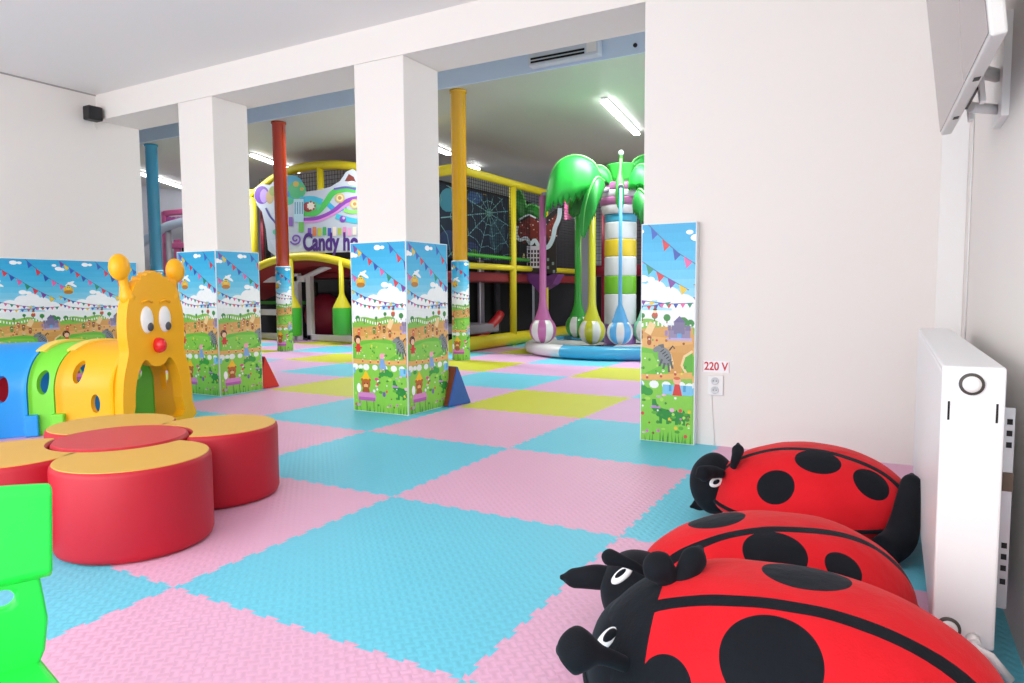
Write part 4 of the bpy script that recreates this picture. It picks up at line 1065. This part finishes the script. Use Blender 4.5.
hole = smooth_loop(hole, 3)
hole = [(y, max(z, .035)) for y, z in hole]
MB().prism(full, -.03, .045, 'x', holes=[hole], M=FM).build('face_plate', TUNY, t, bevel=.012, bseg=3)
MB().prism([(y*.93, z*.96+.006) for y, z in hole], .0, .01, 'x', M=FM) # (inner lip measured only)
for s_, th, zz in ((-1, .30, 1.0), (1, .17, .985)):
    pts = curve([(.0, s_*.185, .74), (.005, s_*.21, .83), (0, s_*.225, .90), (0, s_*.24, .98), (0, s_*.25, 1.02)], 5)
    o = MB().tube([FM @ Vector(p) for p in pts], [(.02+.028*min(1, i/5)) if i < 6 else max(.028, .048-.004*(i-5)) for i in range(len(pts))], 14).build('antenna', TUNY, t)
    MB().ball((0, s_*.262, 1.05 if s_ < 0 else 1.04), (.055, .076, .082), 20, M=FM @ T((0, 0, -.035))).build('antenna_knob', TUNY, o)
for s_ in (-1, 1):
    o = MB().ball((.045, s_*.085-.005, .69), (.02, .058, .085), 20, M=FM).build('eye', mat('eye_white', '#f4f4f2', .3), t)
    MB().ball((.062, s_*.085+.008, .645), (.012, .028, .028), 16, M=FM).build('pupil', mat('pupil_grey', '#4a4a52', .3), o)
    MB().tube([FM @ Vector((.045, s_*.085-.05, .80)), FM @ Vector((.052, s_*.085, .815)), FM @ Vector((.045, s_*.085+.05, .80))], .008, 8).build('brow', TUNY, t)
MB().ball((.06, 0.0, .525), (.05, .045, .05), 20, M=FM).build('nose', mat('nose_red', '#e8262c', .25), t)

# ------------------------------------------------------------------ child's chair
cpos = W(51, 483, z=.555)
vr = Vector((Rv.x, Rv.y, 0)).normalized()
rzc = 1.20
t = thing('child_chair', 'bright green plastic child chair with slotted backrest at lower left edge', 'chair', (0, 0, 0))
dr = Vector((math.cos(rzc), math.sin(rzc), 0)); HW = .17
base = Vector((cpos.x, cpos.y, 0))-dr*HW
t.location = base; t.rotation_euler = (0, 0, rzc)
side = [(.164,.555),(.170,.545),(.170,.40),(.160,.385),(.152,.375),(.158,.335),(.154,.29),(.146,.262)]
bl = [( -x, z) for x, z in side[::-1]]+[(-.08,.562),(0,.564),(.08,.562)]
outl = bl+side
slot = [(-.105,.372),(-.115,.380),(-.115,.393),(-.105,.401),(.105,.401),(.115,.393),(.115,.380),(.105,.372)]
low = MB().prism([(-.135,.255),(-.150,.29),(-.156,.34),(-.148,.415),(.148,.415),(.156,.34),(.150,.29),(.135,.255)], -.008, .014, 'y', holes=[slot])
low.build('lower_back', CHG, t, bevel=.006, bseg=3)
g = MB(); n = 16; vs = []
for i in range(n+1):
    x = -HW+2*HW*i/n; bow = .02*(1-(x/HW)**2); zt = .555+.012*(1-(x/HW)**2)
    for (dy, z) in ((-.012, .408), (-.024, .42), (-.020, zt-.01), (-.012, zt), (.006, zt), (.014, zt-.01), (.014, .42), (.006, .408)): vs.append((x*(.965 if z < .5 else 1), dy+bow*.0, z))
fs = []
for i in range(n):
    for q in range(8): fs.append((i*8+q, i*8+(q+1) % 8, (i+1)*8+(q+1) % 8, (i+1)*8+q))
fs += [tuple(range(8)), tuple(range(n*8, n*8+8))[::-1]]
g.add(vs, fs, 0, False).build('back_rest_band', CHG, t, bevel=.006, bseg=3)
g = MB()
seat = [(-.145, .014), (.145, .014), (.165, -.12), (.16, -.26), (.12, -.29), (-.12, -.29), (-.16, -.26), (-.165, -.12)]
g.prism(seat, .25, .275, 'z').build('seat', CHG, t, bevel=.01, bseg=3)
for sx in (-1, 1):
    for sy, y0 in ((0, -.02), (1, -.27)):
        g = MB(); yt = y0; yb_ = y0+(.05 if sy == 0 else -.04)
        v0 = [(sx*.105, yt-.01, .262), (sx*.15, yt-.01, .262), (sx*.15, yt+.03, .262), (sx*.105, yt+.03, .262)]
        v1 = [(sx*.155, yb_-.02, .0015), (sx*.20, yb_-.02, .0015), (sx*.20, yb_+.03, .0015), (sx*.155, yb_+.03, .0015)]
        g.add(v0+v1, [(0,1,2,3),(7,6,5,4),(0,4,5,1),(1,5,6,2),(2,6,7,3),(3,7,4,0)]); g.build('leg', CHG, t, bevel=.006)

# ------------------------------------------------------------------ ladybug cushions
def plush_red(spots, stripe, seed, edge_z, hood=9):
    m = bpy.data.materials.new('red_plush'); m.use_nodes = True; nt = m.node_tree; b = nt.nodes['Principled BSDF']
    N = nt.nodes.new; L = nt.links.new
    tc = N('ShaderNodeTexCoord'); sp = N('ShaderNodeSeparateXYZ'); L(tc.outputs['Object'], sp.inputs[0])
    def math_(op, a, b_=None):
        n_ = N('ShaderNodeMath'); n_.operation = op
        for i_, q in enumerate((a, b_)):
            if q is None: continue
            if isinstance(q, (int, float)): n_.inputs[i_].default_value = q
            else: L(q, n_.inputs[i_])
        return n_.outputs[0]
    X, Y, Z = sp.outputs
    mask = None
    for (sx, sy, sz, rx, ry, rz_) in spots:
        dx = math_('DIVIDE', math_('SUBTRACT', X, sx), rx); dy = math_('DIVIDE', math_('SUBTRACT', Y, sy), ry); dz = math_('DIVIDE', math_('SUBTRACT', Z, sz), rz_)
        d = math_('ADD', math_('ADD', math_('MULTIPLY', dx, dx), math_('MULTIPLY', dy, dy)), math_('MULTIPLY', dz, dz))
        k_ = math_('LESS_THAN', d, 1.0); mask = k_ if mask is None else math_('MAXIMUM', mask, k_)
    y0, hw = stripe
    k_ = math_('LESS_THAN', math_('ABSOLUTE', math_('SUBTRACT', Y, y0)), hw)
    mask = math_('MAXIMUM', mask, k_)
    mask = math_('MAXIMUM', mask, math_('LESS_THAN', Z, edge_z)); mask = math_('MAXIMUM', mask, math_('GREATER_THAN', X, hood))
    nz = N('ShaderNodeTexNoise'); nz.inputs['Scale'].default_value = 9; L(tc.outputs['Object'], nz.inputs['Vector'])
    r1 = N('ShaderNodeMix'); r1.data_type = 'RGBA'; r1.inputs[6].default_value = lin('#d2141f')+(1,); r1.inputs[7].default_value = lin('#e6222e')+(1,); L(nz.outputs[0], r1.inputs[0])
    mx = N('ShaderNodeMix'); mx.data_type = 'RGBA'; L(mask, mx.inputs[0]); L(r1.outputs[2], mx.inputs[6]); mx.inputs[7].default_value = lin('#11151c')+(1,)
    L(mx.outputs[2], b.inputs['Base Color']); b.inputs['Roughness'].default_value = .85
    b.inputs['Specular IOR Level'].default_value = .2
    b.inputs['Sheen Weight'].default_value = .18; b.inputs['Sheen Roughness'].default_value = .4
    st = N('ShaderNodeMix'); st.data_type = 'RGBA'; st.inputs[6].default_value = (1,.45,.42,1); st.inputs[7].default_value = (.25,.28,.35,1); L(mask, st.inputs[0]); L(st.outputs[2], b.inputs['Sheen Tint'])
    n2 = N('ShaderNodeTexNoise'); n2.inputs['Scale'].default_value = 240; L(tc.outputs['Object'], n2.inputs['Vector'])
    n3 = N('ShaderNodeTexNoise'); n3.inputs['Scale'].default_value = 14; L(tc.outputs['Object'], n3.inputs['Vector'])
    bp = N('ShaderNodeBump'); bp.inputs['Strength'].default_value = .25; bp.inputs['Distance'].default_value = .004; L(n2.outputs[0], bp.inputs['Height'])
    b2 = N('ShaderNodeBump'); b2.inputs['Strength'].default_value = .35; b2.inputs['Distance'].default_value = .02; L(n3.outputs[0], b2.inputs['Height']); L(bp.outputs[0], b2.inputs['Normal'])
    L(b2.outputs[0], b.inputs['Normal'])
    return m
from mathutils import noise
def sgn(x): return -1 if x < 0 else 1
def body_pt(th, ph, A, B, H, seed, zs=.085):
    """th around, ph from bottom (-pi/2) to top (pi/2); soft cushion"""
    c = math.cos(ph); s_ = math.sin(ph)
    rr = abs(c)**.85
    x = A*rr*sgn(math.cos(th))*abs(math.cos(th))**.95; y = B*rr*sgn(math.sin(th))*abs(math.sin(th))**.95
    z = zs+(H-zs)*s_ if s_ > 0 else zs+zs*s_*.98
    if s_ > 0: z = zs+(H-zs)*abs(s_)**.95
    x += .03*(1-(y/B)**2)*(x/A)          # a little longer at the ridge
    nz = noise.noise(Vector((x*5+seed, y*5, z*5)))*.010+noise.noise(Vector((x*13+seed, y*13, z*13)))*.003
    f = 1+nz/.3
    return Vector((x*f, y*f, max(z*(1+nz*1.5), .002)))
from mathutils.bvhtree import BVHTree
def ladybug(label, loc, rz, A, B, H, seed, spots, stripe_px, head, hr, ants, feet, eyes, tilt=0, zlift=.0015, edge_z=.05, hood=None):
    """spots/eyes/antennae are surveyed sight lines met with the cushion's own surface"""
    t = thing('ladybug_cushion', label, 'cushion', (loc[0], loc[1], zlift), rz, 'ladybug cushions by the radiator')
    t.rotation_euler = (tilt, 0, rz)
    TW_ = T((loc[0], loc[1], zlift)) @ Matrix.Rotation(rz, 4, 'Z') @ Matrix.Rotation(tilt, 4, 'X'); TI = TW_.inverted()
    TI3 = TI.to_3x3()
    g = MB(); NU, NV = 96, 48; vs = []; fs = []
    for j in range(NV+1):
        ph = -PI/2+PI*j/NV
        for i in range(NU): vs.append(body_pt(2*PI*i/NU, ph, A, B, H, seed))
    for j in range(NV):
        for i in range(NU): fs.append((j*NU+i, j*NU+(i+1) % NU, (j+1)*NU+(i+1) % NU, (j+1)*NU+i))
    bv = BVHTree.FromPolygons(vs, fs)
    def hit(bvh, px, py):
        d = Fv + R2*((px-512)/CF) - U2*((py-341.5)/CF)
        h_ = bvh.ray_cast(TI @ CP, (TI3 @ d).normalized())
        if h_[0] is None: h_ = bvh.find_nearest(TI @ W(px, py, z=.2))
        return h_[0], h_[1]
    sl = []
    for (px, py, r, rl) in spots:
        if px is None: continue
        p, _ = hit(bv, px, py); sl.append((p.x, p.y, p.z, r*rl, r, r)); 
        if abs(p.y) > .06 and seed == 1: sl.append((p.x, -p.y, p.z, r*rl, r, r))
    sy = hit(bv, *stripe_px)[0].y
    g.add(vs, fs, 0, True); g.build('shell', plush_red(sl, (sy, .0135), seed, edge_z, hit(bv, *hood)[0].x if hood else 9), t)
    loop = [body_pt(2*PI*i/96, .0, A, B, H, seed)*1.0 for i in range(96)]
    MB().tube(loop, .007, 8, closed=True).build('seam_piping', PLUSHB, t)
    g = MB(); vs = []; fs = []; n1, n2 = 48, 28
    for j in range(n2+1):
        ph = -PI/2+PI*j/n2
        for i in range(n1):
            th = 2*PI*i/n1; p = Vector((hr[0]*math.cos(ph)*math.cos(th), hr[1]*math.cos(ph)*math.sin(th), hr[2]*math.sin(ph)))
            p *= 1+noise.noise(p*9+Vector((seed, 0, 0)))*.08; p = Vector(head)+p; p.z = max(p.z, .003); vs.append(p)
    for j in range(n2):
        for i in range(n1): fs.append((j*n1+i, j*n1+(i+1) % n1, (j+1)*n1+(i+1) % n1, (j+1)*n1+i))
    hb = BVHTree.FromPolygons(vs, fs)
    g.add(vs, fs, 0, True); hd = g.build('head', PLUSHB, t)
    for (px, py, ra, rb, ang, kind) in eyes:
        p, nrm = hit(hb, px, py)
        if nrm.dot(p-Vector(head)) < 0: nrm = -nrm
        # long axis runs along the given image angle, laid in the surface
        im = R2*math.cos(ang)+U2*math.sin(ang); ax_ = TI3 @ im; ax_ = (ax_-nrm*ax_.dot(nrm)).normalized(); by = nrm.cross(ax_)
        E_ = Matrix((ax_, by, nrm)).transposed().to_4x4(); E_.translation = p
        e = MB().ball((0, 0, 0), (ra, rb, .009), 24, M=E_).build('eye', EYEW, hd)
        k_ = (0, .62, .55) if kind == 'ring' else (.35, .6, .6)
        MB().ball((ra*k_[0], -rb*(.3 if kind != 'ring' else 0), .0035), (ra*k_[1], rb*k_[2], .008), 20, M=E_).build('pupil', PLUSHB, e)
    for nm, lst in (('antenna', ants), ('foot', feet)):
        for pts, rad in lst:
            c_ = curve([TI @ W(px, py, z=z) for px, py, z in pts], 6); n = len(c_); rs = []
            for i in range(n):
                s_ = i/(n-1)*(len(rad)-1); k = min(int(s_), len(rad)-2); f_ = s_-k; f_ = f_*f_*(3-2*f_); rs.append(rad[k]*(1-f_)+rad[k+1]*f_)
            MB().tube(c_, rs, 14).build(nm, PLUSHB, t, sub=1)
    return t
ladybug('ladybug cushion farthest back, against the radiator and white wall', (1.565, -.60), PI+.02, .30, .27, .30, 1,
        [(775, 486, .062, 1), (818, 460, .066, 1.1), (872, 483, .060, 1)], (805, 449),
        (.33, .015, .125), (.088, .105, .115), 
        [([(724, 474, .19), (712, 472, .2), (702, 474, .2), (695, 477, .19)], [.016, .024, .030, .004]), ([(733, 468, .22), (736, 458, .26), (738, 450, .28), (738, 443, .3)], [.012, .017, .022, .005])],
        [([(712, 500, .06), (700, 504, .04), (690, 507, .035)], [.03, .026, .005]), ([(884, 552, .05), (900, 538, .08), (907, 510, .15), (911, 485, .21), (912, 474, .235)], [.05, .05, .042, .034, .008])],
        [(716, 482, .026, .017, .5, 'ring')])
ladybug('ladybug cushion in the middle, between the other two ladybugs', (1.565, -1.46), PI+.50, .305, .25, .29, 4,
        [(716, 518, .072, 1), (775, 552, .070, 1), (844, 568, .042, 1)], (745, 532),
        (.325, .0, .105), (.10, .12, .10),
        [([(648, 574, .2), (630, 564, .23), (609, 557, .24), (603, 555, .24)], [.009, .012, .020, .005])],
        [([(622, 580, .13), (598, 577, .13), (575, 578, .12), (560, 577, .115)], [.028, .032, .026, .006])],
        [(622, 575, .032, .016, .6, 'ring')])
ladybug('ladybug cushion nearest the front, largest in view, leaning on the middle one', (1.65, -1.90), PI+.07, .345, .26, .325, 9,
        [(806, 573, .078, 1), (770, 660, .080, 1), (664, 686, .05, 1)], (800, 608),
        (.275, .0, .115), (.095, .165, .115),
        [([(634, 668, .17), (604, 656, .21), (576, 650, .23), (558, 650, .22)], [.014, .016, .042, .010]), ([(672, 602, .25), (684, 577, .30), (694, 559, .33), (701, 547, .345)], [.012, .022, .026, .007]),
         ([(676, 594, .26), (666, 576, .30), (657, 566, .32), (650, 560, .32)], [.014, .026, .033, .008])],
        [], [(606, 640, .030, .018, 1.1, 'side'), (646, 594, .028, .016, .2, 'side')], hood=(656, 607))

# ------------------------------------------------------------------ light
w = bpy.data.worlds.new('world'); sc.world = w; w.use_nodes = True
w.node_tree.nodes['Background'].inputs[0].default_value = (.95, .97, 1.0, 1); w.node_tree.nodes['Background'].inputs[1].default_value = 1.0
def area(name, loc, rot_, sx, sy, e, col=(1,1,1)):
    l = bpy.data.lights.new(name, 'AREA'); l.shape = 'RECTANGLE'; l.size = sx; l.size_y = sy; l.energy = e; l.color = col
    o = bpy.data.objects.new(name, l); C.objects.link(o); o.location = loc; o.rotation_euler = rot_; return o
area('window_daylight', (-1.3, YS+.1, 1.45), (PI/2, 0, 0), 6.4, 2.2, 140, (1, .97, .94))
area('added_side_fill', (XR-.03, -4.9, 1.5), (0, PI/2, 0), 1.6, 2.2, 34, (1, .97, .94))  # added fill from the right, no window is known in this wall
area('added_hall_fill', (4.6, 5, 1.8), (0, PI/2, 0), 2.6, 7.6, 125, (.9, .96, 1))  # added fill inside the closed hall, brightens the beam and the frames
for x, y in ((-1, 5), (-5, 4.6), (-9, 5), (-5, 8.5), (0, 8.5)):
    area('hall_lamp', (x, y, 3.18), (0, 0, 0), 1.2, .3, 66, (.97, 1, .98))
sc.view_settings.view_transform = 'Standard'; sc.view_settings.look = 'None'; sc.view_settings.gamma = 1
sc.view_settings.use_curve_mapping = False; sc.view_settings.exposure = 0.42
